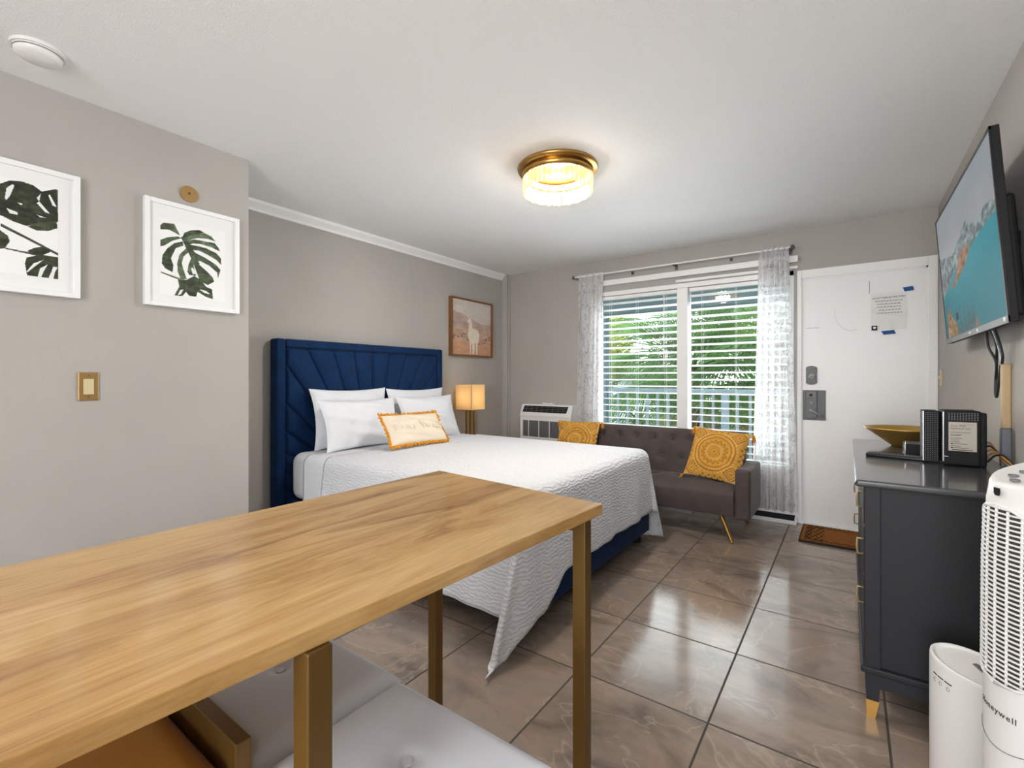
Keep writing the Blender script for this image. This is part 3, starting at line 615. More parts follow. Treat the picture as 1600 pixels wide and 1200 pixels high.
def drape(x0, x1, dn, dfar, dft, nxt, nyt, ripple, cap=True, top=TOP, sidef=.07):
    """cloth lying on the bed and hanging over its near, far and (dft > 0) foot edge"""
    R = .07
    def mp(xa, yb):
        a = xa-(ft-R) if dft > 0 else -1; bn = (NEAR+R)-yb; bf = yb-(FAR-R)
        bb = max(bn, bf); sg = -1 if bn > bf else 1
        if a > 0 and yb < 2.1: a *= 1+.28*min(1, (2.1-yb)/.25)**2
        bx = min(xa, ft-R) if dft > 0 else xa; by = min(max(yb, NEAR+R), FAR-R)
        if a <= 0 and bb <= 0:
            z = top+.004*math.sin(3.1*xa+1)*math.sin(4*yb)
            return (xa, yb, z)
        a_ = max(a, 0); b_ = max(bb, 0)
        h = math.hypot(a_, b_); th = math.atan2(b_, a_)
        dg = math.sin(2*th) if a_ > 0 and b_ > 0 else 0
        if dg > 0:                 # the cloth corner is cut round
            h *= min(1, .655/(dft/max(math.cos(th), .02) if math.cos(th)*dn > math.sin(th)*dft else dn/max(math.sin(th), .02))) if sg < 0 else 1
        fl = .10*math.cos(th)**2+sidef*math.sin(th)**2+(0 if sg < 0 else .10)*dg**1.2
        e = 0
        if h < R*PI/2: out = R*math.sin(h/R); dz = R*(1-math.cos(h/R))
        else:
            e = h-R*PI/2; out = R+e*fl; dz = R+e*math.sqrt(1-fl*fl)
            if ripple:
                s = (xa if th > PI/4 else yb)*1.0
                out += ripple*min(1, e/.25)*(math.sin(s*13+.7)+.6*math.sin(s*29+2))*(1-dg)+ .03*dg*math.sin(th*9)*e
        z = max(top-dz, .03+.1*max(0, .65-h))
        dx, dy = math.cos(th), math.sin(th)*sg
        if dg > 0 and sg < 0:      # the loose corner swings toward the near side
            return (bx+dx*out, by+dy*out-e*.44*dg**.75, z)
        return (bx+dx*out, by+dy*out, z)
    Ltot = (x1-x0)+(dft if dft > 0 else 0); Wtot = (FAR-NEAR)+dn+dfar
    return MB().grid(nxt, nyt, lambda s, t: mp(x0+Ltot*s, NEAR-dn+Wtot*t))
sh = build('bed_sheet', drape(-3.04, -2.70, .36, .3, 0, 14, 110, .004, top=TOP-.006, sidef=.02), M['linen'], solid=.004); tag(sh, 'smooth white flat sheet folded over the bed between pillows and coverlet', 'sheet')
cv = build('coverlet', drape(-2.80, ft-.07, .56, .66, .475, 120, 150, .008), M['quilt'], solid=.007); tag(cv, 'white quilted coverlet draped over the bed and down to the floor', 'coverlet')

def pillow_fn(w, h, t, pinch=.09, seed=0, side=1):
    rg = np.random.default_rng(seed); ph = rg.random(6)*6.28
    def f(a, b_):
        u, v = 2*a-1, 2*b_-1
        x = w/2*u*(1-pinch*(1-v*v)*(abs(u)**3)); y = h/2*v*(1-pinch*(1-u*u)*(abs(v)**3))
        th = max(0, (1-u**4))**.55*max(0, (1-v**4))**.55
        th = th*(.72+.28*math.cos(u*PI/2)*math.cos(v*PI/2))
        wr = .09*math.sin(5*u+4*v+ph[0])*math.sin(6*v-3*u+ph[1])+.05*math.sin(11*u+5*v+ph[2])*math.cos(9*v-4*u+ph[3])
        return x, y, side*t/2*max(th*(1+wr*2), 0)
    return f
def pillow_mesh(c, w, h, t, lean, n=40, pinch=.09, seed=0, turn=0., roll=0.):
    """front faces +X, leaning back toward -X; local x runs along +Y"""
    c = Vector(c); Rz = Matrix.Rotation(math.radians(turn), 3, 'Z')
    l = math.radians(lean)
    n_ = Rz@Vector((math.cos(l), 0, math.sin(l))); u_ = Rz@Vector((0, 1, 0)); v_ = n_.cross(u_)
    if v_.z < 0: v_ = -v_
    rl = math.radians(roll); u2 = u_*math.cos(rl)+v_*math.sin(rl); v2 = v_*math.cos(rl)-u_*math.sin(rl)
    mb = MB()
    for sd in (1, -1):
        f = pillow_fn(w, h, t, pinch, seed+(sd < 0), sd)
        mb.grid(n, n, lambda a, b_: c+u2*f(a, b_)[0]+v2*f(a, b_)[1]+n_*f(a, b_)[2], flip=sd < 0)
    return mb, (c, u2, v2, n_)
def pillow(c, w, h, t, lean, label, seed, turn=0, roll=0):
    mb, fr_ = pillow_mesh(c, w, h, t, lean, seed=seed, turn=turn, roll=roll)
    o = build('pillow', mb, M['linen']); tag(o, label, 'pillow', 'white bed pillows'); return fr_
pillow((-3.19, 2.275, .90), .70, .46, .10, 9, 'white pillow standing upright against the headboard, nearer the camera', 1)
pillow((-3.19, 2.975, .895), .69, .45, .10, 9, 'white pillow upright against the headboard on the lamp side', 2)
cF, uF, vF, nF = (lambda fr_: fr_)(pillow((-3.035, 2.26, .862), .70, .39, .12, 18, 'white front pillow with a wrinkled open end nearer the camera', 3))
pillow((-3.035, 2.965, .862), .68, .40, .12, 18, 'white front pillow behind the fringed cushion on the lamp side', 4)
# lumbar cushion
ct = (-2.70, 2.485, .82)
mb, (c0, u0, v0, n0) = pillow_mesh(ct, .57, .255, .11, 34, seed=9, turn=0, pinch=.06, roll=-1)
lo_ = thing('lumbar_cushion', 'small cream oblong cushion with mustard fringe leaning on the bed pillows', 'cushion', ct)
build('cushion_body', mb, M['cream'], lo_)
fm = MB(); f9 = pillow_fn(.57, .255, .11, .06, 9, 1)
edge = [(k/60, 0) for k in range(60)]+[(1, k/26) for k in range(26)]+[(1-k/60, 1) for k in range(60)]+[(0, 1-k/26) for k in range(26)]
for a, b_ in edge:
    x, y, _ = f9(a, b_); p = c0+u0*x+v0*y; dirv = (u0*(x*1.0/.285 if b_ not in (0, 1) else x*.25)+v0*(y/.13 if b_ in (0, 1) else y*.4)).normalized()
    for q in range(3):
        j = Vector([random.gauss(0, .004) for _ in range(3)])
        fm.tube([p+j*.3, p+dirv*.008+j, p+dirv*.015+j*1.3+n0*random.gauss(0, .004)], lambda t: .0056*(1-.4*t), 5)
build('fringe', fm, M['fringe'], lo_)
for k, ch in enumerate('STAY WILD'):
    if ch != ' ':
        x = (k-4)*.052; n_ = f9(.5+x/.57, .5)[2]
        text('tufted_letter', ch, .082, basis(c0+u0*x+n0*(n_+.001), u0, v0), M['cream'], lo_, .004)

# ---- nightstand and lamp
nsx0, nsx1, nsy0, nsy1 = -3.36, -2.9, 3.46, 3.9
ns = thing('nightstand', 'low white nightstand hidden behind the bed, carrying the gold lamp', 'nightstand', (-3.13, 3.68, 0))
build('body', MB().box(nsx0, nsx1, nsy0, nsy1, .1, .55), M['white'], ns, bevel=.006)
build('drawer', MB().box(nsx1, nsx1+.014, nsy0+.02, nsy1-.02, .34, .53), M['white'], ns, bevel=.004)
for x in (nsx0+.03, nsx1-.03):
    for y in (nsy0+.03, nsy1-.03): build('leg', MB().cyl((x, y, 0), (x, y, .1), .015, n=12), M['gold'], ns)
lx, ly = -3.19, 3.695
tl = thing('table_lamp', 'gold table lamp with a glowing square fabric shade beside the bed', 'table lamp', (lx, ly, .551))
build('base', MB().box(lx-.075, lx+.075, ly-.075, ly+.075, .551, .568), M['gold'], tl, bevel=.003)
pl = MB()
for a in (-1, 1):
    pl.box(lx+a*.028-.009, lx+a*.028+.009, ly-.028-.009, ly-.028+.009, .568, .885).box(lx+a*.028-.009, lx+a*.028+.009, ly+.028-.009, ly+.028+.009, .568, .885)
pl.box(lx-.037, lx+.037, ly-.037, ly+.037, .868, .885)
build('post', pl, M['gold'], tl, bevel=.002)
build('bulb', MB().lathe([(0, .0), (.014, .0), (.016, .03), (.03, .06), (.03, .08), (.018, .1), (0, .105)], (lx, ly, .95), 24), M['led'], tl)
sb = MB(); h = .108
sb.box(lx-h, lx+h, ly-h, ly-h+.003, .885, 1.14).box(lx-h, lx+h, ly+h-.003, ly+h, .885, 1.14).box(lx-h, lx-h+.003, ly-h, ly+h, .885, 1.14).box(lx+h-.003, lx+h, ly-h, ly+h, .885, 1.14)
build('lamp_shade', sb, M['shade'], tl)
build('shade_holder', MB().cyl((lx, ly, .885), (lx, ly, .955), .006, n=10).box(lx-h+.003, lx+h-.003, ly-.003, ly+.003, .9, .904), M['gold'], tl)
light('table_lamp_bulb', 'POINT', (lx, ly, 1.02), 10, (1, .9, .74), shadow_soft_size=.03)
# ================================================================== air conditioner
ac = thing('air_conditioner', 'white through wall air conditioner with dark outlet grille under the llama picture corner', 'air conditioner', (-2.72, 4.5, .47))
ac['label'] = 'white wall air conditioner unit between the bed and the sofa cushion'
ax0, ax1, ay = -3.055, -2.40, 4.40
build('housing', MB().prism([(ax0, YW, .47), (ax0, ay, .47), (ax0, ay, .765), (ax0, ay-.004, .79), (ax0, ay+.045, .912), (ax0, YW, .912)], (ax1-ax0, 0, 0)), M['white_plastic'], ac, bevel=.006, seg=3)
# outlet on the sloping face
fx = Vector((0, .049, .122)).normalized(); nrm = Vector((0, -.122, .049)).normalized(); base = Vector((0, ay-.004, .79))
def onslope(x, t, o): return Vector((x, 0, 0))+base+fx*(.1315*t)+nrm*o
og = MB(); og.add([onslope(ax0+.03, .3, .001), onslope(ax1-.06, .3, .001), onslope(ax1-.045, .88, .001), onslope(ax0+.04, .88, .001)], [(0, 1, 2, 3)])
og = build('outlet_grille', og, M['dark_plastic'], ac)
vb = MB()
for k in range(8):
    x = ax0+.045+(ax1-ax0-.11)*(k+.5)/8; c = onslope(x, .59, .002); vb.obox(c, (.003, .004, .07), Matrix((Vector((1, 0, 0)), -nrm, fx)).transposed())
for t in (.45, .6, .75): vb.obox(onslope((ax0+ax1)/2-.01, t, .003), (ax1-ax0-.1, .003, .003), Matrix((Vector((1, 0, 0)), -nrm, fx)).transposed())
build('louvres', vb, M['coil'], og)
fg = build('front_grille', MB().box(ax0+.045, ax1-.03, ay-.002, ay, .555, .735), M['coil'], ac)
fb = MB()
for k in range(24): fb.box(ax0+.045, ax1-.03, ay-.004, ay-.002, .558+k*.0075, .560+k*.0075)
build('fins', fb, M['grey_plastic'], fg)
for q in (.118, .255, .39, .52): build('grille_bar', MB().box(ax0+q, ax0+q+.008, ay-.007, ay-.002, .555, .735), M['white_plastic'], fg)
build('badge', MB().cyl((ax0+.255, ay, .515), (ax0+.255, ay-.003, .515), .013, n=24), M['grey_plastic'], ac)
build('badge_monogram', MB().tube([(ax0+.255+.007*math.cos(a), ay-.004, .515+.007*math.sin(a)) for a in [k*.6 for k in range(10)]], .001, 5), M['white_plastic'], ac)
o = build('remote_control', MB().box(-2.80, -2.66, 4.47, 4.52, .912, .93), M['white_plastic'], bevel=.006, seg=3); tag(o, 'small white remote lying on top of the air conditioner', 'remote')

# ================================================================== curtains
rz = 2.285; ry = 4.475
cr = thing('curtain_rod', 'thin white curtain rod on pewter brackets above the window', 'curtain rod', (-1.37, ry, rz))
build('rod', MB().cyl((-2.40, ry, rz), (-.385, ry, rz), .008, n=12), M['white_plastic'], cr)
for x in (-2.405, -.38): build('finial', MB().lathe([(0, -.02), (.012, -.016), (.018, 0), (.012, .016), (0, .02)], (x, ry, rz), 16), M['pewter'], cr)
for x in (-2.385, -1.345, -.40):
    build('bracket', MB().box(x-.006, x+.006, ry, YW, rz-.012, rz-.004).box(x-.012, x+.012, YW-.006, YW, rz-.04, rz+.02).box(x-.006, x+.006, ry-.012, ry+.012, rz-.016, rz-.008), M['pewter'], cr, bevel=.002)
for x in (-1.78, -.86): 
    o = build('wall_hook', MB().box(x-.014, x+.014, YW-.006, YW, 2.255, 2.285).tube([(x, YW-.006, 2.27), (x, YW-.03, 2.268), (x, YW-.034, 2.28)], .005, 8), M['pewter'], bevel=.001)
    tag(o, 'small pewter hook on wall under the curtain rod, %s' % ('left of the middle bracket' if x < -1.3 else 'right of the middle bracket'), 'hook', 'wall hooks under the curtain rod')
def curtain(xt0, xt1, xb0, xb1, zb, folds, label, seed, amp=.03):
    rg = random.Random(seed); ph = rg.random()*6
    def f(s, t):
        z = zb+(rz+.02-zb)*t
        k = t**1.5
        x0 = xb0+(xt0-xb0)*k; x1 = xb1+(xt1-xb1)*k
        x = x0+(x1-x0)*s+.006*math.sin(40*s+3*t)
        a = amp*(1-.35*t)
        y = ry+a*math.sin(2*PI*folds*s+ph+.8*math.sin(3*t+s*4))*(.75+.35*math.sin(5*s+seed))
        if t > .965: y = ry+.012*math.sin(2*PI*folds*2*s+ph)
        return (x, y, z)
    t_ = build('curtain', MB().grid(110, 60, f), M['curtain'])
    tag(t_, label, 'curtain', 'marbled sheer curtains at the window')
curtain(-2.345, -2.05, -2.375, -2.10, .3, 5, 'marbled white sheer curtain at the left end of the rod, by the air conditioner', 2)
curtain(-.625, -.40, -.675, -.345, .10, 6, 'marbled white sheer curtain at the right end of the rod, beside the door', 5)

# ================================================================== sofa
SX0, SX1 = -2.45, -.58
sf = thing('sofa', 'charcoal velvet button tufted sofa with slim gold legs under the window', 'sofa', (-1.52, 4.0, 0))
aw = .105
for x0, x1 in ((SX0, SX0+aw), (SX1-aw, SX1)):
    build('arm', MB().prism([(x0, 3.75, .165), (x0, 4.25, .165), (x0, 4.25, .535), (x0, 3.75, .535)], (x1-x0, 0, 0)), M['sofa'], sf, bevel=.022, seg=4)
bx0, bx1 = SX0+aw+.004, SX1-aw-.004
btn = []
tilt = math.radians(12)
def tuft(u, v, pts, r=.06, d=.026):
    return -sum(d*math.exp(-((u-a)**2+(v-b_)**2)/(r*.55)**2) for a, b_ in pts)
Lb = bx1-bx0; bpts = [(Lb*(k+.5)/10, .33) for k in range(10)]+[(Lb*(k+1)/10, .17) for k in range(9)]
bax = Vector((0, math.sin(tilt), math.cos(tilt))); bn = Vector((0, -math.cos(tilt), math.sin(tilt))); b0 = Vector((bx0, 4.105, .36))
BH = .42
def bk(s, t):
    u, v = s*Lb, t*BH
    e = min(u, Lb-u, BH-v); rnd = .035*(1-max(0, 1-e/.05)**2)-.035
    return b0+Vector((u, 0, 0))+bax*v+bn*(rnd+tuft(u, v, bpts))
mbk = MB().grid(180, 44, bk)
build('backrest', mbk, M['sofa'], sf)
rb = MB(); R2 = Matrix((Vector((1, 0, 0)), -bn, bax)).transposed()
rb.obox(b0+Vector((Lb/2, 0, 0))+bax*(BH/2)-bn*.09, (Lb, .11, BH-.002), R2); build('backrest_shell', rb, M['sofa'], sf, bevel=.02, seg=3)
for a, b_ in bpts: 
    p = b0+Vector((a, 0, 0))+bax*b_+bn*(-.017); build('button', MB().cyl(p, p+bn*.007, .011, .008, n=10), M['sofa'], sf)
SD = .42; spts = [(Lb*(k+.5)/6, .22) for k in range(6)]
def seat(s, t):
    u = s*Lb; q = t*(SD+.2)   # from under the front, over the nose, to the back
    e = min(u, Lb-u); rd = .02*max(0, 1-e/.03)**2
    if q < .2:
        z = .19+q; y = 3.735-.018*math.sin(PI*q/.24)
        k = max(0, (q-.14)/.06); y += .03*k*k; z -= .012*k*k
        return (bx0+u, y+rd*.5, z)
    w_ = q-.2
    return (bx0+u, 3.765+w_*.93, .378+.03*math.sin(PI*min(1, w_/SD))**.6+tuft(u, w_, spts, .12, .03)-rd)
build('seat', MB().grid(120, 50, seat), M['sofa'], sf)
build('seat_base', MB().box(bx0, bx1, 3.76, 4.15, .175, .35), M['sofa'], sf, bevel=.012)
build('under_rail', MB().box(bx0+.15, bx1-.3, 3.775, 3.80, .15, .175), M['grey_plastic'], sf)
for p0, p1 in (((-.79, 3.80, .18), (-.693, 3.714, 0)), ((-.74, 4.2, .18), (-.68, 4.3, 0)), ((-2.24, 3.80, .18), (-2.337, 3.714, 0)), ((-2.29, 4.2, .18), (-2.35, 4.3, 0))):
    build('leg', MB().cyl(p0, p1, .019, .011, n=14), M['gold'], sf)
# printed cushions
def mandala(a, b_):
    u, v = (a-.5)*2, (b_-.5)*2; r = np.hypot(u, v); th = np.arctan2(v, u)
    base = np.array([206., 154, 70]); dark = np.array([160., 104, 34]); pale = np.array([222, 178, 108.])
    n = vnoise(a, b_, 60, 60, 2, 2)
    c = base[None]*(.93+.14*n[:, None])
    def put(mask, col): c[mask] = col
    for r0, w_ in ((.72, .018), (.60, .014), (.565, .008), (.2, .012)): put(np.abs(r-r0) < w_, dark)
    put((np.abs(r-.66) < .03) & (np.sin(th*44) > .35), pale)
    put((np.abs(r-.79) < .03) & (np.sin(th*40) > .5), pale)
    star = .42+.055*(2/np.pi)*np.arcsin(np.sin(th*16)); put(np.abs(r-star) < .022, dark); put(np.abs(r-star+.07) < .012, dark)
    put((np.abs(r-.12) < .03) & (np.sin(th*16) > .2), dark); put(r < .03, dark)
    put((r > .22) & (r < .32) & (np.sin(th*32) > .6), pale)
    for sx_ in (-1, 1):
        for sy_ in (-1, 1):
            dd = np.abs(u-.72*sx_)+np.abs(v-.72*sy_)
            put(np.abs(dd-.26) < .03, dark); put(np.abs(dd-.17) < .02, dark); put(dd < .05, dark); put(np.abs(dd-.21) < .02, pale); put(np.abs(dd-.33) < .015, pale)
    put((np.abs(u) > .95) | (np.abs(v) > .95), pale)
    side = (r > .86) & (np.abs(np.abs(u)-np.abs(v)) > .5) & (np.sin(30*u)*np.sin(30*v) > .35); put(side, dark)
    return c
def cushion(c, w_, h_, t_, lean, turn, roll, label, seed):
    """front faces -Y"""
    mb, (cc, u, v, n) = pillow_mesh((0, 0, 0), w_, h_, t_, lean, n=110, seed=seed, pinch=.05, roll=roll)
    R = Matrix.Rotation(math.radians(-90+turn), 3, 'Z'); c = Vector(c)
    mb.v = [tuple(R@Vector(p)+c) for p in mb.v]
    o = thing('throw_cushion', label, 'cushion', c, 'printed mustard cushions on the sofa')
    body = build('cushion_cover', mb, M['cushion'], o)
    t, s = np.mgrid[0:111, 0:111]; g = mandala(s.ravel()/110, t.ravel()/110); set_cols(body, np.vstack([g, g]))
    for a in (-1, 1):
        for b_ in (-1, 1):
            p = R@(u*(a*w_/2)+v*(b_*h_/2))+c; out = R@(u*a)
            tb = MB()
            for k in range(14):
                j = Vector([random.gauss(0, .006) for _ in range(3)])
                tb.tube([p-out*.004, p+out*.012+Vector((0, 0, -.004)), p+out*.02+Vector((0, 0, -.03))+j, p+out*.02+Vector((0, 0, -.058))+j*1.6], .0028, 5)
            tb.lathe([(0, -.01), (.009, -.007), (.011, 0), (.009, .007), (0, .01)], p+out*.014+Vector((0, 0, -.014)), 10)
            build('tassel', tb, M['fringe'], o)
cushion((-.855, 3.97, .60), .43, .42, .13, 27, -6, -5, 'mustard mandala print cushion leaning by the right arm of the sofa', 21)
cushion((-2.115, 4.0, .605), .42, .41, .13, 24, 3, 1, 'mustard mandala print cushion at the left end of the sofa, half hidden by the bed', 22)

# ================================================================== doormat
dm = MB().grid(110, 70, lambda s, t: (-.305+.755*s, 4.045+.465*t, .016+.0015*math.sin(160*s)*math.sin(120*t)), smooth=True)
dmo = thing('doormat', 'brown coir doormat with a dark border pattern before the white door', 'doormat', (.07, 4.28, 0))
f1 = build('pile', dm, M['mat_print'], dmo)
t, s = np.mgrid[0:71, 0:111]; s = s.ravel()/110; t = t.ravel()/70
c = np.array([140., 90, 48])[None]*(.85+.3*vnoise(s, t, 50, 40, 6, 2)[:, None])
bd = np.minimum(np.minimum(s*.755, (1-s)*.755), np.minimum(t*.465, (1-t)*.465))
k = (bd > .03) & (bd < .075) & (np.sin(s*90)*np.sin(t*62) > .05); c[k] *= .5
k = bd < .012; c[k] *= .62
k = (s < .2) & (bd > .03) & (np.sin(s*120+6*t)*np.sin(t*30) > .1); c[k] *= .55
set_cols(f1, np.clip(c, 0, 255))
build('backing', MB().box(-.305, .45, 4.045, 4.51, 0, .0145), M['dark_plastic'], dmo)

# ================================================================== dresser
dr = thing('dresser', 'charcoal grey dresser with brass pulls against the right wall', 'dresser', (.28, 2.77, 0))
dx0, dx1, dy0, dy1, dz = .045, .515, 2.095, 3.46, .842
build('top', MB().box(.016, .522, 2.065, 3.485, dz-.024, dz), M['dresser_top'], dr, bevel=.009, seg=3)
cb = MB().box(dx0+.01, dx1, dy0+.012, dy1-.012, .17, dz-.025)
for y0, y1 in ((dy0, dy0+.045), (dy1-.045, dy1)):
    pass
for (x0, x1) in ((dx0, dx0+.045), (dx1-.045, dx1)):
    for (y0, y1) in ((dy0, dy0+.03), (dy1-.03, dy1)): cb.box(x0, x1, y0, y1, .17, dz-.025)
build('carcass', cb, M['dresser'], dr, bevel=.002)
build('plinth_moulding', MB().box(dx0-.012, dx1, dy0-.008, dy1+.008, .155, .178), M['dresser'], dr, bevel=.006, seg=3)
build('apron', MB().box(dx0+.04, dx1-.02, dy0+.004, dy0+.02, .105, .155).box(dx0+.04, dx1-.02, dy1-.02, dy1-.004, .105, .155).box(dx0+.005, dx0+.02, dy0+.04, dy1-.04, .105, .155), M['dresser'], dr)
for x0, sx_ in ((dx0, 1), (dx1, -1)):
    for y0, sy_ in ((dy0, 1), (dy1, -1)):
        lb = build('leg', MB().prism([(x0, y0, .155), (x0+sx_*.045, y0, .155), (x0+sx_*.04, y0, .06), (x0+sx_*.004, y0, .06)], (0, sy_*.035, 0)), M['dresser'], dr, fixn=True)
        build('foot_cap', MB().prism([(x0+sx_*.003, y0-sy_*.001, .06), (x0+sx_*.041, y0-sy_*.001, .06), (x0+sx_*.03, y0-sy_*.001, 0), (x0+sx_*.006, y0-sy_*.001, 0)], (0, sy_*.037, 0)), M['gold'], lb, fixn=True)
for r in range(3):
    z0, z1, zc = ((.19, .483, .40), (.49, .66, .58), (.667, .812, .755))[r]
    for q in range(2):
        y0 = dy0+.05+q*.633
        dw = build('drawer', MB().box(dx0-.002, dx0+.012, y0, y0+.623, z0, z1), M['dresser'], dr, bevel=.003)
        for yy in (y0+.05,) if q == 0 else (y0+.573,):
            build('pull', MB().tube([(dx0-.002, yy-.024, zc+.028), (dx0-.02, yy-.024, zc+.028), (dx0-.022, yy-.024, zc), (dx0-.02, yy-.024, zc-.028), (dx0-.002, yy-.024, zc-.028)], .004, 6), M['pale_brass'], dw)
# ---- things on the dresser
zt = dz
bw = build('gold_bowl', MB().lathe([(0, .001), (.062, .001), (.066, .006), (.115, .045), (.165, .082), (.178, .093), (.181, .098), (.176, .098), (.16, .088), (.11, .052), (.06, .012), (0, .010)], (.245, 3.24, zt), 64), M['bowl'])
tag(bw, 'wide shallow gold metal bowl at the far end of the dresser', 'bowl')
r2 = thing('wifi_gateway', 'tall black perforated wifi box with a beige info label on it', 'router', (.38, 2.66, zt))
gx0, gx1, gy0 = .315, .428, 2.612
build('case', MB().box(gx0, gx1, gy0, gy0+.12, zt+.004, zt+.228), M['dark_plastic'], r2, bevel=.008, seg=3)
build('rear_case', MB().box(gx1-.004, gx1+.022, gy0+.03, gy0+.13, zt+.0, zt+.22), M['dark_plastic'], r2, bevel=.006)
build('edge_strip', MB().box(gx0-.002, gx0+.002, gy0-.003, gy0, zt+.02, zt+.222).box(gx0, gx0+.016, gy0-.003, gy0, zt+.038, zt+.041), M['silver'], r2)
pf = MB()
for i in range(11):
    for j in range(5): pf.box(gx0+.016+i*.0085, gx0+.020+i*.0085, gy0-.0006, gy0, zt+.19+j*.0065, zt+.193+j*.0065)
build('perforation', pf, M['grey_plastic'], r2)
lb = build('info_label', MB().box(gx0+.016, gx0+.1, gy0-.0012, gy0-.0002, zt+.064, zt+.182), M['label'], r2)
BB = lambda x, z: basis((x, gy0-.0018, z), (1, 0, 0), (0, 0, 1))
text('label_text', 'smartHome', .006, BB(gx0+.092, zt+.174), M['ink_grey'], lb, .0002, 'RIGHT')
text('label_text', 'Your WiFi\nNetwork Info', .011, BB(gx0+.022, zt+.161), M['ink'], lb, .0002, 'LEFT')
tm = MB()
for z, w_ in ((.140, .06), (.131, .034), (.127, .03), (.116, .034), (.108, .026), (.101, .028), (.093, .05), (.084, .03), (.077, .055)): tm.box(gx0+.022, gx0+.022+w_, gy0-.002, gy0-.0013, zt+z-.0008, zt+z+.0008)
for z in (.093, .077): tm.cyl((gx0+.026, gy0-.0012, zt+z), (gx0+.026, gy0-.0022, zt+z), .003, n=12)
tm.box(gx0+.026, gx0+.088, gy0-.002, gy0-.0013, zt+.0675, zt+.0705)
build('label_lines', tm, M['ink'], lb)
r1 = thing('router', 'narrow tall black perforated router between the small box and the labelled wifi box', 'router', (.29, 2.72, zt))
build('case', MB().box(.258, .311, 2.665, 2.78, zt, zt+.222), M['dark_plastic'], r1, bevel=.005)
pf = MB()
for i in range(6):
    for j in range(26): pf.box(.264+i*.0075, .267+i*.0075, 2.6644, 2.665, zt+.012+j*.008, zt+.0145+j*.008)
build('perforation', pf, M['grey_plastic'], r1)
build('edge_strip', MB().box(.256, .2595, 2.662, 2.665, zt+.01, zt+.22), M['silver'], r1)
mo = thing('modem_box', 'small low black box with a perforated top behind the keyboard', 'modem', (.27, 2.95, zt))
build('case', MB().box(.215, .33, 2.87, 3.02, zt+.003, zt+.052), M['dark_plastic'], mo, bevel=.003)
pf = MB()
for i in range(12):
    for j in range(12): pf.cyl((.224+i*.0088, 2.882+j*.0115, zt+.052), (.224+i*.0088, 2.882+j*.0115, zt+.0528), .0028, n=8, smooth=False)
build('perforation', pf, M['silver'], mo)
build('side_bracket', MB().box(.2125, .2148, 2.872, 2.88, zt, zt+.06).box(.2125, .2148, 2.872, 2.99, zt, zt+.006), M['silver'], mo)
kb = thing('keyboard', 'flat black keyboard shaped device with pale key tops at the dresser edge', 'keyboard', (.2, 2.69, zt))
Rk = Matrix.Rotation(math.radians(-11), 3, 'Z')
kb_c = Vector((.192, 2.745, zt))
def K_(x, y, z): return kb_c+Rk@Vector((x, y, z))
build('case', MB().prism([K_(-.125, -.045, .012), K_(-.11, -.05, .002), K_(.13, -.05, .002), K_(.135, -.045, .012), K_(.135, .045, .02), K_(-.12, .045, .02)][:0] or [K_(-.125, -.045, .0), K_(.12, -.045, .0), K_(.12, .05, .0), K_(-.125, .05, .0)], (0, 0, .015)), M['black_gloss'], kb, bevel=.005, seg=3)
ks = MB()
for i in range(20):
    for j in range(2): p = K_(-.115+i*.0118, -.036+j*.014, .0165); ks.obox(p, (.008, .009, .005), Rk)
build('keys', ks, M['coil'], kb)
cbn = []
for k in range(5):
    pts = [(.452, 2.66+.02*k, zt+.02+.018*k), (.47, 2.65+.015*k, zt+.05+.012*k), (.49, 2.62, zt+.06-.006*k), (.505, 2.56-.01*k, zt+.035-.004*k), (.506, 2.48, zt+.005)]
    P = []
    for i in range(len(pts)-1):
        for q in range(6):
            a = q/6; P.append(Vector(pts[i]).lerp(Vector(pts[i+1]), a))
    # soften
    for _ in range(3): P = [P[0]]+[(P[i-1]+P[i]*2+P[i+1])/4 for i in range(1, len(P)-1)]+[P[-1]]
    o = build('cable', MB().tube(P, .0035, 7), M['gold_cable'] if k % 3 else M['cable'])
    tag(o, ['topmost black cable looping from the wifi box to the wall', 'upper amber cable looping behind the wifi box', 'second amber cable looping behind the wifi box', 'lower black cable looping behind the wifi box', 'lowest amber cable looping behind the wifi box'][k], 'cable', 'cables behind the wifi box')

# ================================================================== television
tv = thing('television', 'flat screen television showing a turquoise lake, tilted on the right wall', 'television', (.42, 2.88, 1.39))
ty0, ty1, tz0, tz1, tx0, tx1 = 2.262, 3.49, 1.392, 2.068, .44, .391
up = Vector((tx1-tx0, 0, tz1-tz0)); TH = up.length; up.normalize(); uy = Vector((0, -1, 0)); fn = Vector((-up.z, 0, up.x))   # faces the room
P0 = Vector((tx0, ty1, tz0)); TW = ty1-ty0
RT = Matrix((uy, up, fn)).transposed()
def tp(a, b_, o=0): return P0+uy*a+up*b_+fn*o
tb = MB(); tb.obox(tp(TW/2, TH/2, -.0125), (TW, TH, .022), RT); build('cabinet', tb, M['dark_plastic'], tv, bevel=.003)
sb_ = MB(); e = .011
build('bezel', MB().obox(tp(TW/2, TH-e/2, .0005), (TW, e, .006), RT).obox(tp(e/2, TH/2, .0005), (e, TH, .006), RT).obox(tp(TW-e/2, TH/2, .0005), (e, TH, .006), RT), M['black_gloss'], tv)
build('lower_bezel', MB().obox(tp(TW/2, .012, .0005), (TW, .026, .006), RT), M['grey_plastic'], tv, bevel=.001)
build('rear_housing', MB().obox(tp(TW/2, TH*.36, -.043), (TW*.86, TH*.64, .042), RT), M['dark_plastic'], tv, bevel=.015, seg=3)
build('brand_badge', MB().obox(tp(TW*.5, .012, .004), (.05, .008, .002), RT), M['silver'], tv)
build('indicator', MB().obox(tp(TW*.62, .012, .004), (.02, .012, .002), RT).obox(tp(TW*.965, .014, .004), (.02, .014, .002), RT), M['white_plastic'], tv)
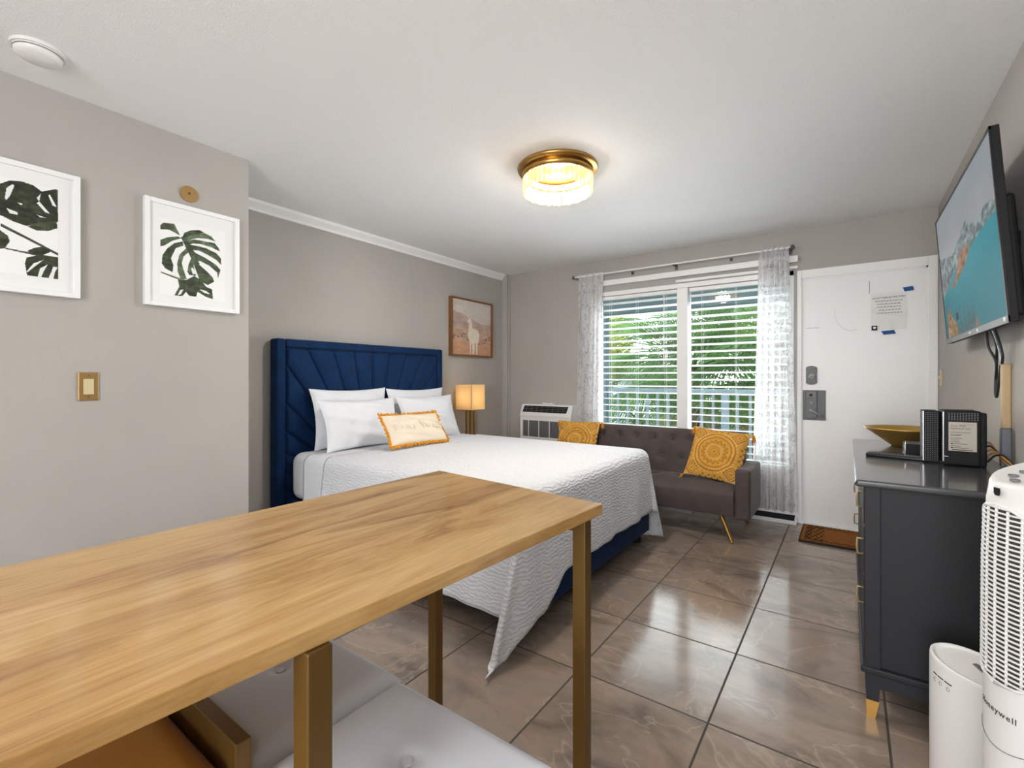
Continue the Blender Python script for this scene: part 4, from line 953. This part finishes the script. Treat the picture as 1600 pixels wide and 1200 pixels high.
def lake(s, t):
    v = 1-t
    n = vnoise(s, v, 5, 9, 21, 4); n2 = vnoise(s, v, 30, 40, 22, 3); n3 = vnoise(s, v*0, 9, 1, 23, 4)
    c = np.zeros((len(s), 3))
    c[:] = np.array([150., 158, 162])[None]+np.outer(v, [28, 12, 8])+(n[:, None]-.5)*14
    ridge = .30+.26*(s > -1)*np.clip(.46-s, -1, 1)*0+.0
    ridge = np.interp(s, [0, .12, .3, .45, .58, .66, .75, .85, 1], [.33, .36, .38, .35, .28, .33, .36, .33, .37])+(n3-.5)*.05
    shore = np.interp(s, [0, .25, .5, .62, .8, 1], [.57, .53, .48, .47, .44, .42])
    k = (v > ridge); 
    mc = np.array([128., 140, 142])[None]+(n2[:, None]-.5)*120
    c[k] = mc[k]
    k = v > shore
    lk = np.array([62., 146, 158])[None]+np.outer(np.clip(v-.5, 0, .5), [-40, -60, -64])+(n[:, None]-.5)*12
    c[k] = lk[k]
    pen = [(.22, .62), (.30, .58), (.38, .50), (.44, .42), (.50, .40), (.58, .43), (.62, .455), (.58, .50), (.50, .555), (.38, .60), (.26, .645)]
    k = inpoly(s, v, pen); c[k] = (np.array([150., 116, 92])[None]+(n2[:, None]-.5)*90)[k]
    k = inpoly(s, v, [(.44, .42), (.50, .40), (.58, .43), (.52, .45)]); c[k] = (np.array([150., 146, 138])[None]+(n2[:, None]-.5)*70)[k]
    k = inpoly(s, v, [(0, .47), (.1, .46), (.28, .52), (.16, .60), (0, .66)]); c[k] = (np.array([120., 128, 128])[None]+(n2[:, None]-.5)*90)[k]
    for x in np.arange(.03, .62, .035):
        hgt = .06+.16*abs(math.sin(x*41)); k = (v > 1-hgt) & (np.abs(s-x) < .016*(v-(1-hgt))/hgt+.002); c[k] = (np.array([72., 98, 100])[None]+(n2[:, None]-.5)*40)[k]
    k = inpoly(s, v, [(.05, 1), (.07, .80), (.11, .74), (.16, .84), (.24, .9), (.28, 1)]); c[k] = (np.array([150., 118, 80])[None]+(n2[:, None]-.5)*110)[k]
    k = inpoly(s, v, [(.58, 1), (.61, .92), (.66, 1)]); c[k] = (140, 110, 90)
    for q in range(5): c[(np.abs(v-.69-.022*q) < .004) & (s > .02) & (s < .17-.02*(q % 3))] = (52, 96, 104)
    k = (np.abs(s-.28) < .028) & (np.abs(v-.86) < .03); c[k] = (36, 62, 70)
    return np.clip(c, 0, 255)
scr = panel('screen', tp(e, .026, .0008), uy*(TW-2*e), up*(TH-.026-e), 230, 140, lake, M['screen'], tv)
mo_ = thing('tv_mount', 'black tilting wall bracket behind the television', 'mount', (.5, 2.75, 1.68))
build('wall_plate', MB().box(.513, XR, 2.55, 3.2, 1.60, 1.76), M['dark_plastic'], mo_, bevel=.004)
for y in (2.62, 3.1): build('bracket_arm', MB().box(.506, .513, y-.02, y+.02, 1.52, 1.80), M['dark_plastic'], mo_)
cd = 0
def cord(pts, r, m, label):
    P = []
    for i in range(len(pts)-1):
        for q in range(6): P.append(Vector(pts[i]).lerp(Vector(pts[i+1]), q/6))
    P.append(Vector(pts[-1]))
    for _ in range(4): P = [P[0]]+[(P[i-1]+P[i]*2+P[i+1])/4 for i in range(1, len(P)-1)]+[P[-1]]
    tag(build('cable', MB().tube(P, r, 7), m), label, 'cable', 'cables hanging under the television')
cord([(.46, 2.72, 1.41), (.47, 2.75, 1.33), (.49, 2.71, 1.27), (.495, 2.76, 1.20), (.497, 2.78, 1.14), (.497, 2.76, 1.12), (.497, 2.74, 1.15), (.499, 2.70, 1.255)], .005, M['cable'], 'black cable under the television dropping into the lowest loop')
cord([(.46, 2.67, 1.41), (.485, 2.68, 1.34), (.495, 2.75, 1.26), (.498, 2.76, 1.17), (.497, 2.77, 1.13)], .005, M['cable'], 'black cable under the television crossing to the bottom of the loop')
cord([(.46, 2.60, 1.41), (.485, 2.64, 1.34), (.49, 2.62, 1.29), (.497, 2.67, 1.262)], .005, M['cable'], 'rightmost black cable under the television bowing into the conduit')
cord([(.46, 2.63, 1.41), (.49, 2.68, 1.33), (.499, 2.685, 1.262)], .004, M['silver'], 'pale grey cable under the television entering the conduit')
cdt = thing('wall_conduit', 'vertical tan cable conduit on the right wall with a grey lower sleeve', 'conduit', (.51, 2.69, .86))
build('upper_tube', MB().box(.497, XR, 2.672, 2.708, 1.0, 1.26), M['conduit_top'], cdt, bevel=.006, seg=3)
build('lower_sleeve', MB().box(.495, XR, 2.670, 2.710, .845, 1.0), M['conduit_low'], cdt, bevel=.006, seg=3)
o = thing('wall_switch', 'small almond switch plate on the right wall beside the door frame', 'light switch', (XR, 4.42, 1.15))
build('switch_plate', MB().box(XR-.007, XR, 4.385, 4.457, 1.15, 1.265), M['ivory'], o, bevel=.003); build('toggle', MB().box(XR-.016, XR-.007, 4.415, 4.427, 1.2, 1.222), M['ivory'], o)

# ================================================================== air purifier
pu = thing('air_purifier', 'short white oval air purifier on the floor behind the tower fan', 'air purifier', (.29, 1.83, 0))
pc = Vector((.29, 1.83)); ma = Vector((.62, -.785)); mi_ = Vector((.785, .62))
def pur(a, r): q = pc+ma*(.125*r*math.cos(a))+mi_*(.066*r*math.sin(a)); return q
def ring(r, zf, n=64): return [(*pur(2*PI*k/n, r), zf(2*PI*k/n)) for k in range(n)]
def stack(mb, rings, n=64, cap=True):
    v = [p for r in rings for p in r]
    mb.add(v, [(i*n+k, i*n+(k+1) % n, (i+1)*n+(k+1) % n, (i+1)*n+k) for i in range(len(rings)-1) for k in range(n)], 0, True)
    if cap: mb.add(rings[-1], [tuple(range(n))])
    return mb
tz = lambda d: (lambda a: .392+.012*math.sin(a)+d)
build('body', stack(MB(), [ring(.97, lambda a: 0), ring(1, lambda a: .02), ring(1, tz(-.012)), ring(.985, tz(-.003)), ring(.95, tz(0)), ring(.9, tz(-.001)), ring(.88, tz(-.008))]), M['white_plastic'], pu)
build('handle_recess', MB().prism([(*(pc+ma*a+mi_*b_), .393-.0075) for a, b_ in ((-.02, .035), (.085, .022), (.09, -.004), (.03, -.006), (-.02, .01))], (0, 0, .003)), M['grey_plastic'], pu)
for k, (a0, a1) in enumerate(((4.1, 4.24), (4.28, 4.44), (4.48, 4.66))):
    bb_ = MB(); n = 6
    P = [(*pur(a0+(a1-a0)*i/n, 1.004), .335) for i in range(n+1)]; bb_.tube(P, .0016, 6); build('indicator_bar', bb_, M['dark_plastic'], pu)
    q = pur((a0+a1)/2, 1.003); q2 = pur((a0+a1)/2+.04, 1.003); build('button_icon', MB().tube([(q.x+.005*math.cos(t_)*ma.x, q.y+.005*math.cos(t_)*ma.y, .318+.005*math.sin(t_)) for t_ in [i*.7 for i in range(10)]], .0007, 5), M['grey_plastic'], pu)

# ================================================================== tower fan
tf = thing('tower_fan', 'tall white tower fan heater with a slatted grille at the right edge', 'fan', (.355, 1.5, 0))
fc = (.355, 1.5); FA = math.radians(-154)   # front faces across the room
def rad(z): return float(np.interp(z, [0, .06, .30, .45, .80, .95, 1.03], [.118, .118, .106, .106, .104, .100, .094]))
def ft_top(a): return 1.0-.028*math.cos(a-FA)
def fring(sc, z, n=72): return [(fc[0]+sc*rad(z)*math.cos(2*PI*k/n), fc[1]+sc*rad(z)*math.sin(2*PI*k/n), z) for k in range(n)]
def ftop(sc, d, n=72): return [(fc[0]+sc*.097*math.cos(2*PI*k/n), fc[1]+sc*.097*math.sin(2*PI*k/n), ft_top(2*PI*k/n)+d) for k in range(n)]
build('body', stack(MB(), [fring(1, z) for z in (.03, .06, .2, .3, .45, .6, .8, .9, .93)]+[ftop(1, -.025), ftop(.985, -.01), ftop(.95, -.002), ftop(.88, .001)], 72), M['white_plastic'], tf)
build('base', MB().lathe([(0, 0), (.135, 0), (.14, .008), (.135, .02), (.118, .032), (.0, .032)], (*fc, 0), 64), M['white_plastic'], tf)
GA = math.radians(46); gz0, gz1 = .535, .925
def halfw(z):   # stadium shaped grille outline
    R = GA; hh = .075
    if z > gz1-hh: return R*math.sqrt(max(0, 1-((z-(gz1-hh))/hh)**2))
    if z < gz0+.05: return R*math.sqrt(max(0, 1-(((gz0+.05)-z)/.05)**2))
    return R
def fp(a, z, o): r = rad(z)+o; return (fc[0]+r*math.cos(FA+a), fc[1]+r*math.sin(FA+a), z)
build('grille_recess', MB().grid(40, 60, lambda s, t: fp((2*s-1)*halfw(gz0+(gz1-gz0)*t), gz0+(gz1-gz0)*t, .0006)), M['dark_gap'], tf)
gs = MB(); z = gz0+.006
while z < gz1-.003:
    hw = halfw(z)
    if hw > .05: gs.tube([fp(hw*(2*i/20-1), z, .003) for i in range(21)], .0024, 6)
    z += .0102
for q in (-.9, -.6, -.3, 0, .3, .6, .9):
    a = q*GA; zs = [gz0+(gz1-gz0)*i/40 for i in range(41)]; zs = [z for z in zs if halfw(z) > abs(a)]
    gs.tube([fp(a, z, .0022) for z in zs], .0028, 6)
build('grille', gs, M['white_plastic'], tf)
rim = [fp(halfw(gz0+(gz1-gz0)*i/60), gz0+(gz1-gz0)*i/60, .002) for i in range(61)]+[fp(-halfw(gz0+(gz1-gz0)*i/60), gz0+(gz1-gz0)*i/60, .002) for i in range(60, -1, -1)]
build('grille_rim', MB().tube(rim, .004, 8), M['white_plastic'], tf)
for i, (a, r) in enumerate(((.9, .06), (.45, .075), (.55, .045), (0.0, .06), (-.35, .04))):
    x = fc[0]+r*math.cos(FA+a-.35); y = fc[1]+r*math.sin(FA+a-.35); zz = 1.0-.028*r/.097*math.cos(a-.35)
    build('control_button', MB().cyl((x, y, zz), (x, y, zz+.004), .0085, n=16), M['grey_plastic'], tf, bevel=.001)
R3 = Matrix.Rotation(FA+PI/2, 3, 'Z'); build('display_strip', MB().obox((fc[0]+.02, fc[1]+.03, 1.010), (.012, .07, .003), R3), M['dark_plastic'], tf)
# crest and lettering wrapped round the body
p = fp(-.02, .952, .0005); cr_ = MB(); ua = Vector((-math.sin(FA), math.cos(FA), 0)); na = Vector((math.cos(FA), math.sin(FA), 0)); pv = Vector(p)+na*.0005
cr_.prism([pv+ua*x+Vector((0, 0, z)) for x, z in ((-.008, .009), (.008, .009), (.008, -.003), (.005, -.008), (-.005, -.008), (-.008, -.003))], na*.0008)
build('crest_badge', cr_, M['dark_plastic'], tf)
word = 'Honeywell'; a0 = -.52
adv = {'H': .82, 'o': .66, 'n': .66, 'e': .65, 'y': .6, 'w': .9, 'l': .33}
size = .0187; ang = -.43
for ch in word:
    wd = adv[ch]*size*.86; am = ang+wd/2/.106
    pp = Vector(fp(am, .475, .0012)); u = Vector((-math.sin(FA+am), math.cos(FA+am), 0))
    text('lettering', ch, size, basis(pp, u, (0, 0, 1)), M['ink'], tf, .0003)
    ang += wd/.106
build('seam_line', MB().tube([fp(-1.3+2.6*i/40, .415+.02*math.cos(i/40*PI*2), .0005) for i in range(41)], .001, 5), M['grey_plastic'], tf)
# ================================================================== counter table and stools
tb = thing('counter_table', 'long counter height table with light wood top and antique gold legs', 'table', (-.8, .3, 0))
TZ = .9
tl_ = [(-1.09, 1.109), (-.481, 1.042), (-.572, -.45), (-1.103, -.45)]
build('tabletop', MB().prism([(x, y, TZ) for x, y in tl_[::-1]], (0, 0, -.026)), M['table'], tb, bevel=.002, fixn=True)
def tleg(x, y, s=.033): return MB().box(x-s/2, x+s/2, y-s/2, y+s/2, 0, TZ-.0265)
for x, y in ((-.515, 1.0), (-1.06, 1.06), (-.535, .325), (-1.065, .325), (-.575, -.38), (-1.07, -.38)): build('leg', tleg(x, y), M['bronze'], tb, bevel=.002)
fr_ = MB()
fr_.box(-1.05, -.53, .985, 1.012, TZ-.06, TZ-.027).box(-1.05, -.55, .315, .335, TZ-.04, TZ-.027).box(-1.055, -.585, -.395, -.365, TZ-.06, TZ-.027)
build('apron_rail', fr_, M['bronze'], tb)

def stool(x0, x1, y0, y1, zt_, m, label, bside, rail=0):
    t = thing('counter_stool', label, 'stool', ((x0+x1)/2, (y0+y1)/2, 0), 'velvet stools under the counter table')
    Lx, Ly = x1-x0, y1-y0
    bp = [(Lx*.5, Ly*.5)]
    def top(s, q):
        e = min(s*Lx, (1-s)*Lx, q*Ly, (1-q)*Ly); rd = .03*max(0, 1-e/.04)**2
        return (x0+Lx*s, y0+Ly*q, zt_-rd+.008*math.sin(PI*s)*math.sin(PI*q)+tuft(s*Lx, q*Ly, bp, .03, .012))
    sb = MB().grid(40, 40, top); sb.box(x0+.002, x1-.002, y0+.002, y1-.002, zt_-.09, zt_-.028)
    st = build('seat', sb, m, t)
    build('button', MB().cyl((x0+Lx*.5, y0+Ly*.5, zt_-.006), (x0+Lx*.5, y0+Ly*.5, zt_+.003), .011, .008, n=12), m, st)
    for x in (x0+.02, x1-.02):
        for y in (y0+.02, y1-.02): build('leg', MB().box(x-.011, x+.011, y-.011, y+.011, 0, zt_-.09), M['bronze'], t)
    build('foot_ring', MB().box(x0+.01, x1-.01, y0+.012, y0+.028, .2, .22).box(x0+.01, x1-.01, y1-.028, y1-.012, .2, .22).box(x0+.012, x0+.028, y0+.03, y1-.03, .2, .22).box(x1-.028, x1-.012, y0+.03, y1-.03, .2, .22), M['bronze'], t)
    if rail:
        r_ = None
        for ya in (y1+.002, y0-.022): build('side_rail', MB().box(x0, x1, ya, ya+.022, zt_-.06, zt_+.03), M['bronze'], t, bevel=.002)
stool(-1.14, -.757, .348, .66, .60, M['stool_white'], 'white velvet stool under the table left of the middle gold leg', -1)
stool(-.752, -.37, .348, .65, .60, M['stool_white'], 'white velvet tufted stool right of the middle gold table leg', 1)
stool(-1.03, -.70, -.06, .306, .655, M['mustard'], 'mustard velvet stool with gold rails under the near end of the table', -1, 1)

# ================================================================== outside
struct('walkway', MB().box(-9, 6, YW+.121, 6.12, -.16, -.01), M['slab'])
sfm = MB().box(-9, 6, YW+.121, 6.15, 2.36, 2.48)
sfm.box(-9, 6, 5.98, 6.14, 2.08, 2.36)
struct('porch_ceiling', sfm, M['soffit'])
rl = thing('balcony_railing', 'blue grey metal railing with pickets along the walkway outside the window', 'railing', (-1.5, 6.02, 0))
build('top_rail', MB().box(-6, 3, 5.99, 6.05, 1.03, 1.075), M['rail'], rl, bevel=.004)
build('bottom_rail', MB().box(-6, 3, 6.005, 6.035, .08, .12), M['rail'], rl)
x = -3.9
while x < -.2:
    build('picket', MB().box(x-.014, x+.014, 6.006, 6.034, .12, 1.03), M['rail'], rl); x += .135
for k, x in enumerate((-2.76, -1.2)):
    if k == 0: tag(build('porch_post', MB().box(x-.06, x+.06, 5.97, 6.09, -.01, 2.08), M['soffit'], bevel=.004), 'teal grey porch post at the left side of the window view', 'post')
    else: build('rail_post', MB().box(x-.04, x+.04, 5.985, 6.055, 0, 1.03), M['rail'], rl, bevel=.003)
g = build('lawn', MB().box(-40, 30, 6.15, 60, -3.1, -3.0), M['grass']); g['kind'] = 'structure'

def fan_leaf(mb, base, d, size, droop, nseg=34, spread=2.5, mi=0, side=None):
    """a fan palm leaf: narrow folded blades radiating from the end of the leaf stalk"""
    d = Vector(d).normalized(); side = d.cross(Vector((0, 0, 1))) if side is None else Vector(side)-d*d.dot(Vector(side))
    if side.length < .1: side = Vector((1, 0, 0))
    side.normalize(); up = side.cross(d).normalized()
    for k in range(nseg):
        a = (k/(nseg-1)-.5)*spread*1.25
        dirv = d*math.cos(a)+side*math.sin(a); perp = d*(-math.sin(a))+side*math.cos(a)
        Ls = size*(1-.22*abs(a)/1.6)*random.uniform(.9, 1.05); P = []; nS = 6
        for i in range(nS+1):
            q = i/nS; c = base+dirv*(Ls*q)+up*(.10*size*math.sin(q*2)*math.cos(a))+Vector((0, 0, -droop*Ls*q**2.6))
            P.append(c)
        wv = size*.5*spread/nseg*.66
        v = []
        up_ = (up+perp*random.gauss(0, .35)).normalized()
        for i, c in enumerate(P):
            q = i/nS; w_ = wv*min(1, q*2.2)*(1-max(0, q-.45)/.55)**.8+.002
            v += [c-perp*w_*.5+up*.01*q, c-up_*.5*w_, c+perp*w_*.5+up*.01*q]
        fs = []
        for i in range(nS): fs += [(i*3, i*3+1, i*3+4, i*3+3), (i*3+1, i*3+2, i*3+5, i*3+4)]
        mb.add(v, fs, mi)
def palm(x, y, ztop, n, size, label, seed, zb=-3.0, dry=8, near=()):
    random.seed(seed)
    t = thing('fan_palm', label, 'palm tree', (x, y, zb), 'fan palms beyond the railing')
    build('trunk', MB().tube([(x+.03*math.sin(i), y, zb+(ztop-zb)*i/12) for i in range(13)], lambda q: .17-.03*q+.012*math.sin(q*90), 12), M['bark'], t)
    for k in range(n):
        az = 2.399*k+random.uniform(-.25, .25); el = math.radians(68-100*k/n+random.uniform(-8, 8))
        d = Vector((math.cos(az)*math.cos(el), math.sin(az)*math.cos(el), math.sin(el)))
        b0_ = Vector((x, y, ztop)); Ls = size*random.uniform(.7, 1.0); tip = b0_+d*Ls+Vector((0, 0, -.05))
        mb = MB(); mb.tube([b0_, b0_+d*Ls*.5+Vector((0, 0, .03)), tip], lambda q: .018-.007*q, 6); fan_leaf(mb, tip, d+Vector((0, 0, -.25)), size*random.uniform(.85, 1.1), random.uniform(.15, .45))
        build('frond', mb, M['frond'], t)
    for hub, dv, sv, sz in near:     # the fronds that reach toward the railing
        b0_ = Vector((x, y, ztop)); hub = Vector(hub); mb = MB()
        mb.tube([b0_, b0_.lerp(hub, .5)+Vector((0, 0, .12)), hub], lambda q: .018-.007*q, 6); fan_leaf(mb, hub, dv, sz, .06, 46, 2.9, side=sv)
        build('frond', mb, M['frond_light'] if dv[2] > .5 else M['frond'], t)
    for k in range(dry):
        az = 2.1*k+random.uniform(-.4, .4); d = Vector((math.cos(az)*.6, math.sin(az)*.6, -.8)); b0_ = Vector((x, y, ztop-.2-.07*k)); tip = b0_+d*.5
        mb = MB(); mb.tube([b0_, tip], .014, 5); fan_leaf(mb, tip, d+Vector((0, 0, -.5)), size*.7, .5, 22)
        build('dry_frond', mb, M['frond_dry'], t)
NEAR_A = [((-2.03, 6.95, 1.60), (-1, .1, .12), (.1, .25, 1), .95), ((-2.0, 7.1, .82), (-1, .1, -.1), (.1, .3, 1), .85), ((-1.72, 6.95, 1.58), (.25, .1, 1), (1, .2, -.2), .72)]
NEAR_B = [((-1.1, 7.0, 1.68), (.25, .05, 1), (1, .25, -.2), .68), ((-1.12, 6.75, .62), (.15, .1, 1), (1, .2, 0), .6), ((-.75, 7.1, 1.2), (1, .1, .1), (0, .3, 1), .7)]
palm(-2.08, 7.85, 1.35, 20, 1.0, 'green fan palm behind the window mullion, fronds filling both panes', 31, near=NEAR_A)
palm(-.75, 7.9, 1.75, 22, 1.1, 'taller fan palm behind the right pane with drooping brown fronds', 47, dry=16, near=NEAR_B)
palm(-1.55, 10.2, .9, 20, 1.2, 'low fan palm further back between the other palms', 53)
palm(-3.6, 9.6, .3, 18, 1.1, 'low fan palm at the left of the window view below the rail', 59)
def tree(x, y, z, r, hb_, n, m, name, label, seed):
    random.seed(seed)
    t = thing(name, label, 'tree', (x, y, -3), None)
    build('trunk', MB().tube([(x, y, -3), (x+.1, y, -1), (x, y, z-r*.3)], lambda q: .14-.06*q, 10), M['bark'], t)
    mb = MB()
    for k in range(n):
        d = Vector((random.gauss(0, 1), random.gauss(0, 1), random.gauss(0, 1))).normalized()*(r*random.random()**.4)
        c = Vector((x, y, z))+Vector((d.x, d.y, d.z*hb_)); s = random.uniform(.05, .10); u = Vector((random.gauss(0, 1), random.gauss(0, 1), random.gauss(0, 1))).normalized(); w_ = u.orthogonal().normalized()
        mb.add([c-u*s, c+w_*s*.4, c+u*s, c-w_*s*.4], [(0, 1, 2, 3)])
    build('foliage', mb, m, t)
tree(-4.75, 9.6, 2.0, .95, 1.25, 5200, M['leaf'], 'leafy_tree', 'yellow green leafy tree beyond the railing at upper left of the window', 61)
tree(-2.6, 13.5, 1.2, 2.4, 1.0, 4000, M['shrub'], 'broad_tree', 'dark green broad tree far behind the fan palms', 67)
tree(.6, 12.5, 1.6, 2.5, 1.0, 4000, M['shrub'], 'bushy_tree', 'green bushy tree behind the right edge of the window', 71)
hs = thing('neighbouring_house', 'white stucco house seen low through the left window pane', 'house', (-11, 17, -3))
build('house_wall', MB().box(-15, -6.6, 16, 22, -3, 1.75), M['stucco'], hs)
build('house_roof', MB().prism([(-15.4, 15.6, 1.75), (-6.2, 15.6, 1.75), (-10.8, 15.6, 2.5)], (0, 6.8, 0)), M['roof'], hs)
for x in (-7.4, -9.4, -12): build('house_window', MB().box(x-.3, x+.3, 15.96, 16.0, .1, .8), M['glass_dark'], hs)
for o in list(bpy.data.objects):
    if o.type == 'MESH' and o.parent is None and 'label' not in o and 'kind' not in o: print('UNTAGGED', o.name)
